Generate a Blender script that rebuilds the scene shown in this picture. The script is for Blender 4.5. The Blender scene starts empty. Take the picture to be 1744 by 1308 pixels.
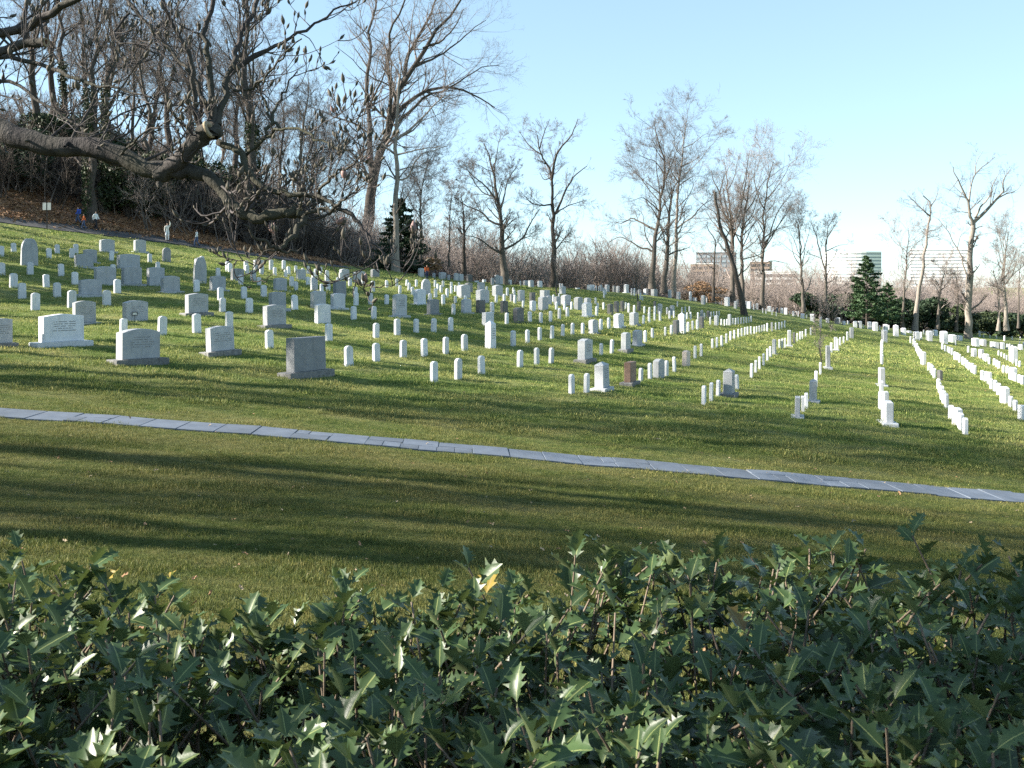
import bpy, math, random
import numpy as np
from mathutils import Vector, Matrix
from mathutils.bvhtree import BVHTree

# ------------------------------------------------------------------ camera, sky, sun, exposure
SC = bpy.context.scene
C = SC.collection
FPX, CX, HY = 1700.0, 872.0, 480.0            # focal length in photo pixels, centre column, horizon row
SUN_AZ, SUN_EL = -93.0, 26.0                  # degrees from +y towards +x, degrees above horizon
cam_d = bpy.data.cameras.new('camera')
cam = bpy.data.objects.new('camera', cam_d)
C.objects.link(cam)
cam_d.sensor_width = 36.0
cam_d.lens = 36.0 * FPX / 1744.0
cam_d.clip_start, cam_d.clip_end = 0.05, 6000.0
cam.location = (0, 0, 0)
cam.rotation_euler = (math.radians(90), 0, 0)
cam_d.shift_y = -(654.0 - HY) / 1744.0
cam_d.dof.use_dof = True
cam_d.dof.focus_distance = 22.0
cam_d.dof.aperture_fstop = 26.0
SC.camera = cam

world = bpy.data.worlds.new('World')
SC.world = world
world.use_nodes = True
wt = world.node_tree
bg = wt.nodes['Background']
sky = wt.nodes.new('ShaderNodeTexSky')
sky.sky_type = 'NISHITA'
sky.sun_disc = False
sky.sun_elevation = math.radians(SUN_EL)
sky.sun_rotation = math.radians(SUN_AZ)
sky.altitude = 50.0
sky.air_density = 0.7
sky.dust_density = 0.0
sky.ozone_density = 3.0
tint = wt.nodes.new('ShaderNodeMix'); tint.data_type = 'RGBA'; tint.blend_type = 'MULTIPLY'   # white balance of the sky
tint.inputs[0].default_value = 1.0; tint.inputs[7].default_value = (1.43, 1.64, 1.64, 1)
gam = wt.nodes.new('ShaderNodeGamma'); gam.inputs['Gamma'].default_value = .5      # the camera's soft highlight response
wt.links.new(sky.outputs[0], gam.inputs['Color']); wt.links.new(gam.outputs[0], tint.inputs[6]); wt.links.new(tint.outputs[2], bg.inputs['Color'])
bg.inputs['Strength'].default_value = 0.1
sd = bpy.data.lights.new('sun', 'SUN')
sd.energy = 5.0
sd.angle = math.radians(0.55)
sd.color = (1.0, 0.93, 0.82)
sun = bpy.data.objects.new('sun', sd)
C.objects.link(sun)
a_, e_ = math.radians(SUN_AZ), math.radians(SUN_EL)
SUNV = Vector((math.sin(a_) * math.cos(e_), math.cos(a_) * math.cos(e_), math.sin(e_)))
sun.rotation_euler = SUNV.to_track_quat('Z', 'Y').to_euler()
sun.location = SUNV * 300
SC.view_settings.view_transform = 'Standard'
SC.view_settings.look = 'None'
SC.view_settings.gamma = 1.0
SC.view_settings.use_curve_mapping = False
SC.view_settings.exposure = 1.8
SC.cycles.max_bounces = 6
SC.cycles.transparent_max_bounces = 8
SC.cycles.use_denoising = False

rng = np.random.default_rng(7)
random.seed(7)

# ------------------------------------------------------------------ helpers
def mesh_np(name, V, F, mats=(), smooth=False, midx=None, uv=None):
    """V (n,3); F = list of int arrays each (m,k); builds a mesh quickly"""
    me = bpy.data.meshes.new(name)
    V = np.asarray(V, np.float32)
    F = [np.asarray(f, np.int32) for f in (F if isinstance(F, list) else [F]) if len(f)]
    me.vertices.add(len(V))
    me.vertices.foreach_set('co', V.ravel())
    tot = np.concatenate([np.full(len(f), f.shape[1], np.int32) for f in F])
    loops = np.concatenate([f.ravel() for f in F])
    me.loops.add(len(loops))
    me.loops.foreach_set('vertex_index', loops)
    me.polygons.add(len(tot))
    st = np.zeros(len(tot), np.int32)
    st[1:] = np.cumsum(tot)[:-1]
    me.polygons.foreach_set('loop_start', st)
    me.polygons.foreach_set('loop_total', tot)
    if midx is not None:
        me.polygons.foreach_set('material_index', np.asarray(midx, np.int32))
    me.polygons.foreach_set('use_smooth', np.full(len(tot), bool(smooth)))
    if uv is not None:
        l = me.uv_layers.new(name='UVMap')
        l.data.foreach_set('uv', np.asarray(uv, np.float32)[loops].ravel())
    for m in (mats if isinstance(mats, (list, tuple)) else [mats]):
        me.materials.append(m)
    me.update(calc_edges=True)
    return me

def link(name, me, parent=None, loc=None, rot=None, scale=None):
    o = bpy.data.objects.new(name, me)
    C.objects.link(o)
    if parent is not None:
        o.parent = parent
    if loc is not None:
        o.location = loc
    if rot is not None:
        o.rotation_euler = rot
    if scale is not None:
        o.scale = scale
    return o

def tag(o, label=None, cat=None, group=None, kind=None):
    if label: o['label'] = label
    if cat: o['category'] = cat
    if group: o['group'] = group
    if kind: o['kind'] = kind
    return o

class MB:
    """collects boxes and general pieces into one mesh"""
    def __init__(s):
        s.V, s.F, s.n = [], {}, 0
    def add(s, V, F):
        V = np.asarray(V, float).reshape(-1, 3)
        for f in F:
            s.F.setdefault(len(f), []).append([i + s.n for i in f])
        s.V.append(V); s.n += len(V)
    def box(s, c, d, rz=0.0):
        x, y, z = np.array(d) / 2.0
        V = np.array([(-x,-y,-z),(x,-y,-z),(x,y,-z),(-x,y,-z),(-x,-y,z),(x,-y,z),(x,y,z),(-x,y,z)])
        if rz:
            c_, s_ = math.cos(rz), math.sin(rz)
            V = np.c_[V[:,0]*c_-V[:,1]*s_, V[:,0]*s_+V[:,1]*c_, V[:,2]]
        s.add(V + np.array(c), [(0,3,2,1),(4,5,6,7),(0,1,5,4),(1,2,6,5),(2,3,7,6),(3,0,4,7)])
    def prism(s, pts, y0, y1, inset=0.0):
        """outline pts [(x,z)] counter-clockwise seen from -y, extruded y0..y1; inset bevels both faces"""
        P = np.array(pts, float); n = len(P); c = P.mean(0)
        def ring(y, k):
            d = P - c
            r = np.maximum(np.abs(d).max(1, keepdims=True), 1e-6)
            Q = c + d * (1 - k / r)
            return np.c_[Q[:,0], np.full(n, y), Q[:,1]]
        if inset > 0:
            rings = [ring(y0, inset), ring(y0 + inset, 0), ring(y1 - inset, 0), ring(y1, inset)]
        else:
            rings = [ring(y0, 0), ring(y1, 0)]
        V = np.concatenate(rings); F = []
        for k in range(len(rings) - 1):
            for i in range(n):
                j = (i + 1) % n
                F.append((k*n+i, k*n+j, (k+1)*n+j, (k+1)*n+i))
        F.append(tuple(range(n))[::-1]); F.append(tuple((len(rings)-1)*n + i for i in range(n)))
        F[-2] = tuple(reversed(F[-2])); F[-1] = tuple(reversed(F[-1]))
        s.add(V, F)
    def mesh(s, name, mats, smooth=False):
        return mesh_np(name, np.concatenate(s.V), [np.array(f) for f in s.F.values()], mats, smooth)

def tubes(P, R, k):
    """P (N,S,3), R (N,S) -> verts, quads"""
    N, S, _ = P.shape
    T = np.empty_like(P)
    T[:,1:-1] = P[:,2:] - P[:,:-2]; T[:,0] = P[:,1] - P[:,0]; T[:,-1] = P[:,-1] - P[:,-2]
    T /= np.linalg.norm(T, axis=-1, keepdims=True) + 1e-9
    mean = T.mean(1); ref = np.where((np.abs(mean[:,2]) < 0.75)[:,None], np.array([[0,0,1.]]), np.array([[1.,0,0]]))
    U = np.cross(T, ref[:,None,:]); U /= np.linalg.norm(U, axis=-1, keepdims=True) + 1e-9
    W = np.cross(T, U)
    a = np.arange(k) * 2 * np.pi / k
    V = P[:,:,None,:] + R[:,:,None,None] * (np.cos(a)[None,None,:,None]*U[:,:,None,:] + np.sin(a)[None,None,:,None]*W[:,:,None,:])
    i = np.arange(N)[:,None,None]*S*k; j = np.arange(S-1)[None,:,None]*k; m = np.arange(k)[None,None,:]
    m2 = (m + 1) % k
    Q = np.stack([i+j+m, i+j+m2, i+j+k+m2, i+j+k+m], -1).reshape(-1, 4)
    return V.reshape(-1, 3), Q

class TB:
    """collects tube batches into one mesh"""
    def __init__(s): s.V, s.Q, s.n = [], [], 0
    def add(s, P, R, k):
        if len(P) == 0: return
        V, Q = tubes(np.asarray(P, float), np.asarray(R, float), k)
        s.V.append(V); s.Q.append(Q + s.n); s.n += len(V)
    def raw(s, V, Q):
        s.V.append(V); s.Q.append(np.asarray(Q) + s.n); s.n += len(V)
    def mesh(s, name, mat, smooth=True):
        return mesh_np(name, np.concatenate(s.V), [np.concatenate(s.Q)], [mat], smooth)

def resample(pts, n, smooth=True):
    P = np.asarray(pts, float)
    if smooth and len(P) > 2:          # Catmull-Rom
        Q = np.vstack([2*P[0]-P[1], P, 2*P[-1]-P[-2]]); out = []
        for i in range(1, len(Q) - 2):
            for t in np.linspace(0, 1, 8, endpoint=False):
                a, b, c, d = Q[i-1], Q[i], Q[i+1], Q[i+2]
                out.append(.5*((2*b)+(c-a)*t+(2*a-5*b+4*c-d)*t*t+(3*b-a-3*c+d)*t**3))
        out.append(P[-1]); P = np.array(out)
    L = np.r_[0, np.cumsum(np.linalg.norm(np.diff(P, axis=0), axis=1))]
    t = np.linspace(0, L[-1], n)
    return np.stack([np.interp(t, L, P[:,i]) for i in range(P.shape[1])], -1)

def spawn(P, R, count, length, ang, S, g, t0=.2, t1=1.0, trop=.1, wig=.18, rr=.6, rtip=.35, rmin=.004, lt=.55):
    """children of all branches in P: count (N,), length (N,) absolute metres"""
    N, S0, _ = P.shape
    idx = np.repeat(np.arange(N), np.maximum(count, 0).astype(int))
    M = len(idx)
    if M == 0: return np.zeros((0, S, 3)), np.zeros((0, S))
    t = t0 + (t1 - t0) * g.random(M)**.85
    f = np.clip(t * (S0 - 1), 0, S0 - 1.001); i0 = f.astype(int); w = (f - i0)[:,None]
    p = P[idx,i0]*(1-w) + P[idx,i0+1]*w
    r = R[idx,i0]*(1-w[:,0]) + R[idx,i0+1]*w[:,0]
    T = P[idx,i0+1] - P[idx,i0]; T /= np.linalg.norm(T, axis=1, keepdims=True) + 1e-9
    q = g.normal(size=(M,3)); q -= (q*T).sum(1, keepdims=True)*T; q /= np.linalg.norm(q, axis=1, keepdims=True) + 1e-9
    a = np.radians(ang[0] + (ang[1]-ang[0])*g.random(M))[:,None]
    d = T*np.cos(a) + q*np.sin(a)
    L = length[idx]*(1 - lt*t)*(.6 + .7*g.random(M))
    r0 = np.maximum(r*rr*(.75+.4*g.random(M)), rmin)
    out = np.empty((M,S,3)); out[:,0] = p
    step = (L/(S-1))[:,None]
    for s in range(1, S):
        d = d + wig*g.normal(size=(M,3)); d[:,2] += trop
        d /= np.linalg.norm(d, axis=1, keepdims=True)
        out[:,s] = out[:,s-1] + d*step
    RR = r0[:,None]*np.linspace(1, rtip, S)[None]
    return out, RR

# ------------------------------------------------------------------ materials
def nodes(name):
    m = bpy.data.materials.new(name); m.use_nodes = True
    t = m.node_tree
    return m, t, t.nodes['Principled BSDF']
def N(t, typ, **kw):
    n = t.nodes.new(typ)
    for k, v in kw.items():
        if k in n.inputs: n.inputs[k].default_value = v
        else: setattr(n, k, v)
    return n
def ramp(t, fac, stops):
    r = t.nodes.new('ShaderNodeValToRGB')
    el = r.color_ramp.elements
    while len(el) < len(stops): el.new(.5)
    for e, (p, c) in zip(el, stops):
        e.position = p; e.color = (*c, 1) if len(c) == 3 else c
    t.links.new(fac, r.inputs['Fac'])
    return r.outputs['Color']
def mixc(t, fac, a, b, mode='MIX'):
    n = t.nodes.new('ShaderNodeMix'); n.data_type = 'RGBA'; n.blend_type = mode
    for s, v in ((0, fac), (6, a), (7, b)):
        if hasattr(v, 'links'): t.links.new(v, n.inputs[s])
        else: n.inputs[s].default_value = v if s == 0 else (*v, 1)
    return n.outputs[2]
def noise(t, vec, scale, detail=4., rough=.6):
    n = N(t, 'ShaderNodeTexNoise', Scale=scale, Detail=detail, Roughness=rough)
    if vec is not None: t.links.new(vec, n.inputs['Vector'])
    return n.outputs['Fac']
def bump(t, b, h, strength, dist):
    n = N(t, 'ShaderNodeBump', Strength=strength, Distance=dist)
    t.links.new(h, n.inputs['Height']); t.links.new(n.outputs[0], b.inputs['Normal'])
def simple(name, col, rough=.7, var=.25, scale=6., bmp=0., bscale=60., spec=.3, coord='Object'):
    m, t, b = nodes(name)
    tc = N(t, 'ShaderNodeTexCoord'); oi = N(t, 'ShaderNodeObjectInfo')
    v = N(t, 'ShaderNodeVectorMath', operation='ADD'); t.links.new(tc.outputs[coord], v.inputs[0])
    sc = N(t, 'ShaderNodeMath', operation='MULTIPLY'); sc.inputs[1].default_value = 40.
    t.links.new(oi.outputs['Random'], sc.inputs[0]); t.links.new(sc.outputs[0], v.inputs[1])
    lo = tuple(c*(1-var) for c in col); hi = tuple(min(1, c*(1+var)) for c in col)
    c = ramp(t, noise(t, v.outputs[0], scale), [(.25, lo), (.75, hi)])
    t.links.new(c, b.inputs['Base Color'])
    b.inputs['Roughness'].default_value = rough; b.inputs['Specular IOR Level'].default_value = spec
    if bmp: bump(t, b, noise(t, v.outputs[0], bscale), bmp, .01)
    return m

def grass_colour(t, far=True):
    """lawn colour from world position: green, olive and straw, with a few worn patches"""
    g = N(t, 'ShaderNodeNewGeometry'); p = g.outputs['Position']
    st = N(t, 'ShaderNodeMapping'); st.inputs['Scale'].default_value = (.5, 1.0, 1.0); t.links.new(p, st.inputs['Vector'])
    big = noise(t, st.outputs[0], .55, 5., .65)
    mid = noise(t, p, 4.0, 4., .7)
    fine = noise(t, p, 34., 3., .7)
    col = ramp(t, mid, [(.28, (.052,.080,.022)), (.5, (.098,.120,.036)), (.72, (.165,.160,.062))])
    straw = ramp(t, fine, [(.3, (.15,.120,.055)), (.7, (.30,.25,.13))])
    f1 = ramp(t, big, [(.42, (0,0,0)), (.68, (.62,.62,.62))])
    col = mixc(t, f1, col, straw)
    f2 = ramp(t, fine, [(.30, (.62,.62,.62)), (.62, (1.12,1.12,1.12))])
    col = mixc(t, 1.0, col, f2, 'MULTIPLY')
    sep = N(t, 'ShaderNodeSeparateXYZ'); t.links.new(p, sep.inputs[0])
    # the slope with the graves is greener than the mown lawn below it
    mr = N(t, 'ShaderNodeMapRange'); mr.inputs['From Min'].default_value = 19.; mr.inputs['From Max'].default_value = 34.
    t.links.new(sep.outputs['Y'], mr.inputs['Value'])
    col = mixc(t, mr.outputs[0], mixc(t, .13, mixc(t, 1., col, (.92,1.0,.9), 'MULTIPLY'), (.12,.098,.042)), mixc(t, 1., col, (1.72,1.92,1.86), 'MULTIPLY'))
    return p, col, fine, mid

def make_ground_mat():
    m, t, b = nodes('lawn')
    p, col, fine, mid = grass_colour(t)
    soil = ramp(t, noise(t, p, .23, 6., .7), [(.66, (0,0,0)), (.74, (.8,.8,.8))])
    sep = N(t, 'ShaderNodeSeparateXYZ'); t.links.new(p, sep.inputs[0])
    mr = N(t, 'ShaderNodeMapRange'); mr.inputs['From Min'].default_value = 38.; mr.inputs['From Max'].default_value = 48.
    t.links.new(sep.outputs['Y'], mr.inputs['Value'])
    mu = N(t, 'ShaderNodeMath', operation='MULTIPLY'); t.links.new(mr.outputs[0], mu.inputs[0]); t.links.new(soil, mu.inputs[1])
    col = mixc(t, mu.outputs[0], col, (.30,.235,.15))
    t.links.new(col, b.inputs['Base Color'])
    b.inputs['Roughness'].default_value = 1.; b.inputs['Specular IOR Level'].default_value = .05
    ad = N(t, 'ShaderNodeMath', operation='ADD'); t.links.new(fine, ad.inputs[0]); t.links.new(mid, ad.inputs[1])
    bump(t, b, ad.outputs[0], .9, .12)
    return m
def make_blade_mat():
    m, t, b = nodes('grass_blade')
    p, col, fine, mid = grass_colour(t)
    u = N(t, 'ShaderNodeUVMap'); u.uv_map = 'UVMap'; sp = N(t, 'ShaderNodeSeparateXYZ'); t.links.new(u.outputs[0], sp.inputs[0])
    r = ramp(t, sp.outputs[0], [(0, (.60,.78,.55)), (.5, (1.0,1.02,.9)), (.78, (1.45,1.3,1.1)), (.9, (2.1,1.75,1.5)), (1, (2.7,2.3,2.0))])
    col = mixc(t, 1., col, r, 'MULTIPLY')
    t.links.new(col, b.inputs['Base Color'])
    b.inputs['Roughness'].default_value = .6; b.inputs['Specular IOR Level'].default_value = .25
    tr = N(t, 'ShaderNodeBsdfTranslucent'); t.links.new(col, tr.inputs['Color'])
    mx = N(t, 'ShaderNodeMixShader'); mx.inputs[0].default_value = .3
    out = t.nodes['Material Output']
    t.links.new(b.outputs[0], mx.inputs[1]); t.links.new(tr.outputs[0], mx.inputs[2]); t.links.new(mx.outputs[0], out.inputs['Surface'])
    return m
def make_bark(name, lo, hi, stretch=.18, moss=None):
    m, t, b = nodes(name)
    tc = N(t, 'ShaderNodeTexCoord'); mp = N(t, 'ShaderNodeMapping'); mp.inputs['Scale'].default_value = (1,1,stretch)
    t.links.new(tc.outputs['Object'], mp.inputs['Vector'])
    n1 = noise(t, mp.outputs[0], 9., 6., .7); n2 = noise(t, tc.outputs['Object'], 1.2, 3., .5)
    c = ramp(t, n1, [(.3, lo), (.7, hi)])
    if moss: c = mixc(t, ramp(t, n2, [(.45, (0,0,0)), (.65, (.7,.7,.7))]), c, moss)
    t.links.new(c, b.inputs['Base Color']); b.inputs['Roughness'].default_value = .9; b.inputs['Specular IOR Level'].default_value = .15
    bump(t, b, n1, .8, .05)
    return m
def make_stone(name, lo, hi, stain, rough=.6, scale=3.):
    m, t, b = nodes(name)
    tc = N(t, 'ShaderNodeTexCoord'); oi = N(t, 'ShaderNodeObjectInfo')
    v = N(t, 'ShaderNodeVectorMath', operation='ADD'); t.links.new(tc.outputs['Object'], v.inputs[0])
    sc = N(t, 'ShaderNodeMath', operation='MULTIPLY'); sc.inputs[1].default_value = 90.
    t.links.new(oi.outputs['Random'], sc.inputs[0]); t.links.new(sc.outputs[0], v.inputs[1])
    c = ramp(t, noise(t, v.outputs[0], scale, 5., .65), [(.3, lo), (.7, hi)])
    mp = N(t, 'ShaderNodeMapping'); mp.inputs['Scale'].default_value = (1,1,.15); t.links.new(v.outputs[0], mp.inputs['Vector'])
    c = mixc(t, ramp(t, noise(t, mp.outputs[0], 7., 5., .7), [(.52, (0,0,0)), (.72, (.55,.55,.55))]), c, stain)
    c = mixc(t, 1., c, ramp(t, oi.outputs['Random'], [(0, (.80,.80,.79)), (.5, (.96,.96,.96)), (1, (1.06,1.06,1.06))]), 'MULTIPLY')
    sp = noise(t, v.outputs[0], 120., 2., .6)
    c = mixc(t, 1., c, ramp(t, sp, [(.35, (.93,.93,.93)), (.6, (1.03,1.03,1.03))]), 'MULTIPLY')
    t.links.new(c, b.inputs['Base Color']); b.inputs['Roughness'].default_value = rough; b.inputs['Specular IOR Level'].default_value = .3
    bump(t, b, sp, .15, .003)
    return m
def make_leaf_mat(name, dark, light, vein, rough=.40, trans=.12, uv=True):
    m, t, b = nodes(name)
    g = N(t, 'ShaderNodeNewGeometry')
    c = ramp(t, noise(t, g.outputs['Position'], 9., 3., .6), [(.3, dark), (.7, light)])
    oi = N(t, 'ShaderNodeObjectInfo')
    if uv:
        u = N(t, 'ShaderNodeUVMap'); u.uv_map = 'UVMap'
        s = N(t, 'ShaderNodeSeparateXYZ'); t.links.new(u.outputs[0], s.inputs[0])
        ab = N(t, 'ShaderNodeMath', operation='ABSOLUTE'); t.links.new(s.outputs[0], ab.inputs[0])
        c = mixc(t, ramp(t, ab.outputs[0], [(.035, (.95,.95,.95)), (.075, (0,0,0)), (.93, (0,0,0)), (1, (.55,.55,.55))]), c, vein)
    back = mixc(t, .65, c, (.13,.16,.07))
    c = mixc(t, g.outputs['Backfacing'], c, back)
    t.links.new(c, b.inputs['Base Color']); b.inputs['Roughness'].default_value = rough; b.inputs['Specular IOR Level'].default_value = .32
    rr = N(t, 'ShaderNodeMath', operation='MULTIPLY_ADD'); rr.inputs[1].default_value = .35; rr.inputs[2].default_value = rough
    t.links.new(g.outputs['Backfacing'], rr.inputs[0]); t.links.new(rr.outputs[0], b.inputs['Roughness'])
    bump(t, b, noise(t, g.outputs['Position'], 160., 2., .6), .12, .002)
    tr = N(t, 'ShaderNodeBsdfTranslucent'); tc2 = mixc(t, .5, c, (.16,.22,.03)); t.links.new(tc2, tr.inputs['Color'])
    mx = N(t, 'ShaderNodeMixShader'); mx.inputs[0].default_value = trans
    out = t.nodes['Material Output']
    t.links.new(b.outputs[0], mx.inputs[1]); t.links.new(tr.outputs[0], mx.inputs[2]); t.links.new(mx.outputs[0], out.inputs['Surface'])
    return m

M = {}
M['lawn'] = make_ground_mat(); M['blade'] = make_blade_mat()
M['bark'] = make_bark('bark', (.06,.05,.042), (.16,.14,.12))
M['bark_pale'] = make_bark('bark_pale', (.15,.13,.11), (.33,.29,.25))
M['bark_dark'] = make_bark('bark_dark', (.035,.03,.027), (.10,.085,.072))
M['twig'] = simple('twig', (.15,.125,.11), .9, .3, 2.)
M['twig_pink'] = simple('twig_pink', (.29,.24,.215), .9, .3, .6, coord='Object')
M['mag_bark'] = make_bark('magnolia_bark', (.020,.018,.019), (.10,.088,.082), .6, (.06,.062,.036))
M['mag_twig'] = simple('magnolia_twig', (.065,.056,.053), .8, .35, 9.)
M['cut_wood'] = simple('cut_wood', (.32,.25,.16), .8, .3, 20.)
M['hollow'] = simple('hollow_wood', (.10,.045,.035), .9, .4, 20.)
M['bud'] = simple('bud', (.085,.074,.055), .75, .4, 25.)
M['bud_pink'] = simple('bud_pink', (.24,.155,.14), .7, .35, 25.)
M['marble'] = make_stone('white_marble', (.56,.57,.59), (.68,.685,.695), (.38,.38,.36))
M['granite'] = make_stone('grey_granite', (.20,.205,.215), (.28,.285,.29), (.15,.15,.148))
M['granite_pale'] = make_stone('pale_granite', (.335,.345,.36), (.43,.44,.45), (.26,.26,.25))
M['granite_dark'] = make_stone('dark_granite', (.085,.085,.085), (.15,.15,.148), (.06,.058,.05))
M['granite_brown'] = make_stone('brown_granite', (.20,.12,.09), (.31,.20,.15), (.15,.10,.07))
M['granite_pink'] = make_stone('pink_granite', (.46,.38,.33), (.58,.49,.43), (.38,.30,.25))
M['rough_base'] = make_stone('rough_granite', (.13,.128,.125), (.27,.265,.255), (.09,.087,.075), .8, 14.)
M['engraved'] = simple('engraved_stone', (.25,.25,.25), .9, .2, 40.)
M['slate'] = make_stone('bluestone_slab', (.085,.106,.14), (.14,.165,.205), (.12,.12,.118), .8, 1.5)
M['mortar'] = simple('mortar', (.42,.41,.38), .95, .2, 20.)
M['asphalt'] = simple('asphalt', (.075,.074,.075), .95, .25, 3., .4, 120.)
M['litter'] = simple('leaf_litter', (.23,.135,.08), 1., .55, 3.5, .8, 30., coord='Object')
M['dead_leaf'] = simple('dead_leaf', (.30,.18,.10), .85, .5, 8.)
M['orange_leaf'] = simple('orange_leaf', (.27,.16,.085), .8, .4, 3.)
M['conifer'] = simple('conifer_needles', (.028,.05,.024), .7, .45, 1.5)
M['pine'] = simple('pine_needles', (.045,.085,.035), .7, .45, 1.2)
M['evergreen'] = simple('evergreen_leaf', (.038,.055,.022), .6, .5, 1.5)
M['holly'] = make_leaf_mat('holly_leaf', (.028,.052,.018), (.058,.098,.034), (.24,.27,.10))
M['holly_old'] = make_leaf_mat('holly_leaf_turning', (.20,.15,.03), (.34,.25,.05), (.30,.22,.08), .4, .25)
M['holly_red'] = make_leaf_mat('holly_leaf_red', (.16,.075,.03), (.20,.16,.04), (.22,.20,.08), .4, .2)
M['stem'] = simple('holly_stem', (.17,.13,.095), .75, .35, 25.)
M['rust'] = simple('rusty_iron', (.15,.085,.075), .8, .4, 14., .3)
M['metal_dark'] = simple('dark_metal', (.03,.03,.03), .5, .2, 5.)
M['metal_grey'] = simple('galvanised_metal', (.32,.32,.31), .5, .2, 8.)
M['sign_white'] = simple('sign_face', (.62,.62,.58), .6, .1, 6.)
M['skin'] = simple('skin', (.42,.27,.20), .6, .1, 6.)
for k, c in dict(orange=(.62,.14,.04), blue=(.05,.10,.42), denim=(.06,.09,.17), white=(.74,.74,.74), cream=(.70,.66,.60),
                 black=(.02,.02,.025), brown_hair=(.07,.045,.03), red=(.50,.04,.03), navy=(.02,.03,.09), silver=(.42,.44,.47)).items():
    M[k] = simple(k + '_cloth', c, .75 if k not in ('red','navy','silver') else .35, .12, 12.)
M['glass_dark'] = simple('window_glass', (.03,.04,.05), .15, .2, 1., spec=.6)
M['tower_white'] = simple('tower_panel', (.72,.72,.72), .5, .05, .1)
M['tower_glass'] = simple('tower_glazing', (.22,.27,.31), .5, .15, .1, spec=.6)
M['brick_brown'] = simple('brown_brick', (.30,.22,.17), .9, .15, .2)
M['roof_dark'] = simple('dark_cladding', (.13,.145,.165), .7, .2, .1)
M['tyre'] = simple('tyre_rubber', (.02,.02,.02), .9, .2, 10.)

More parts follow.
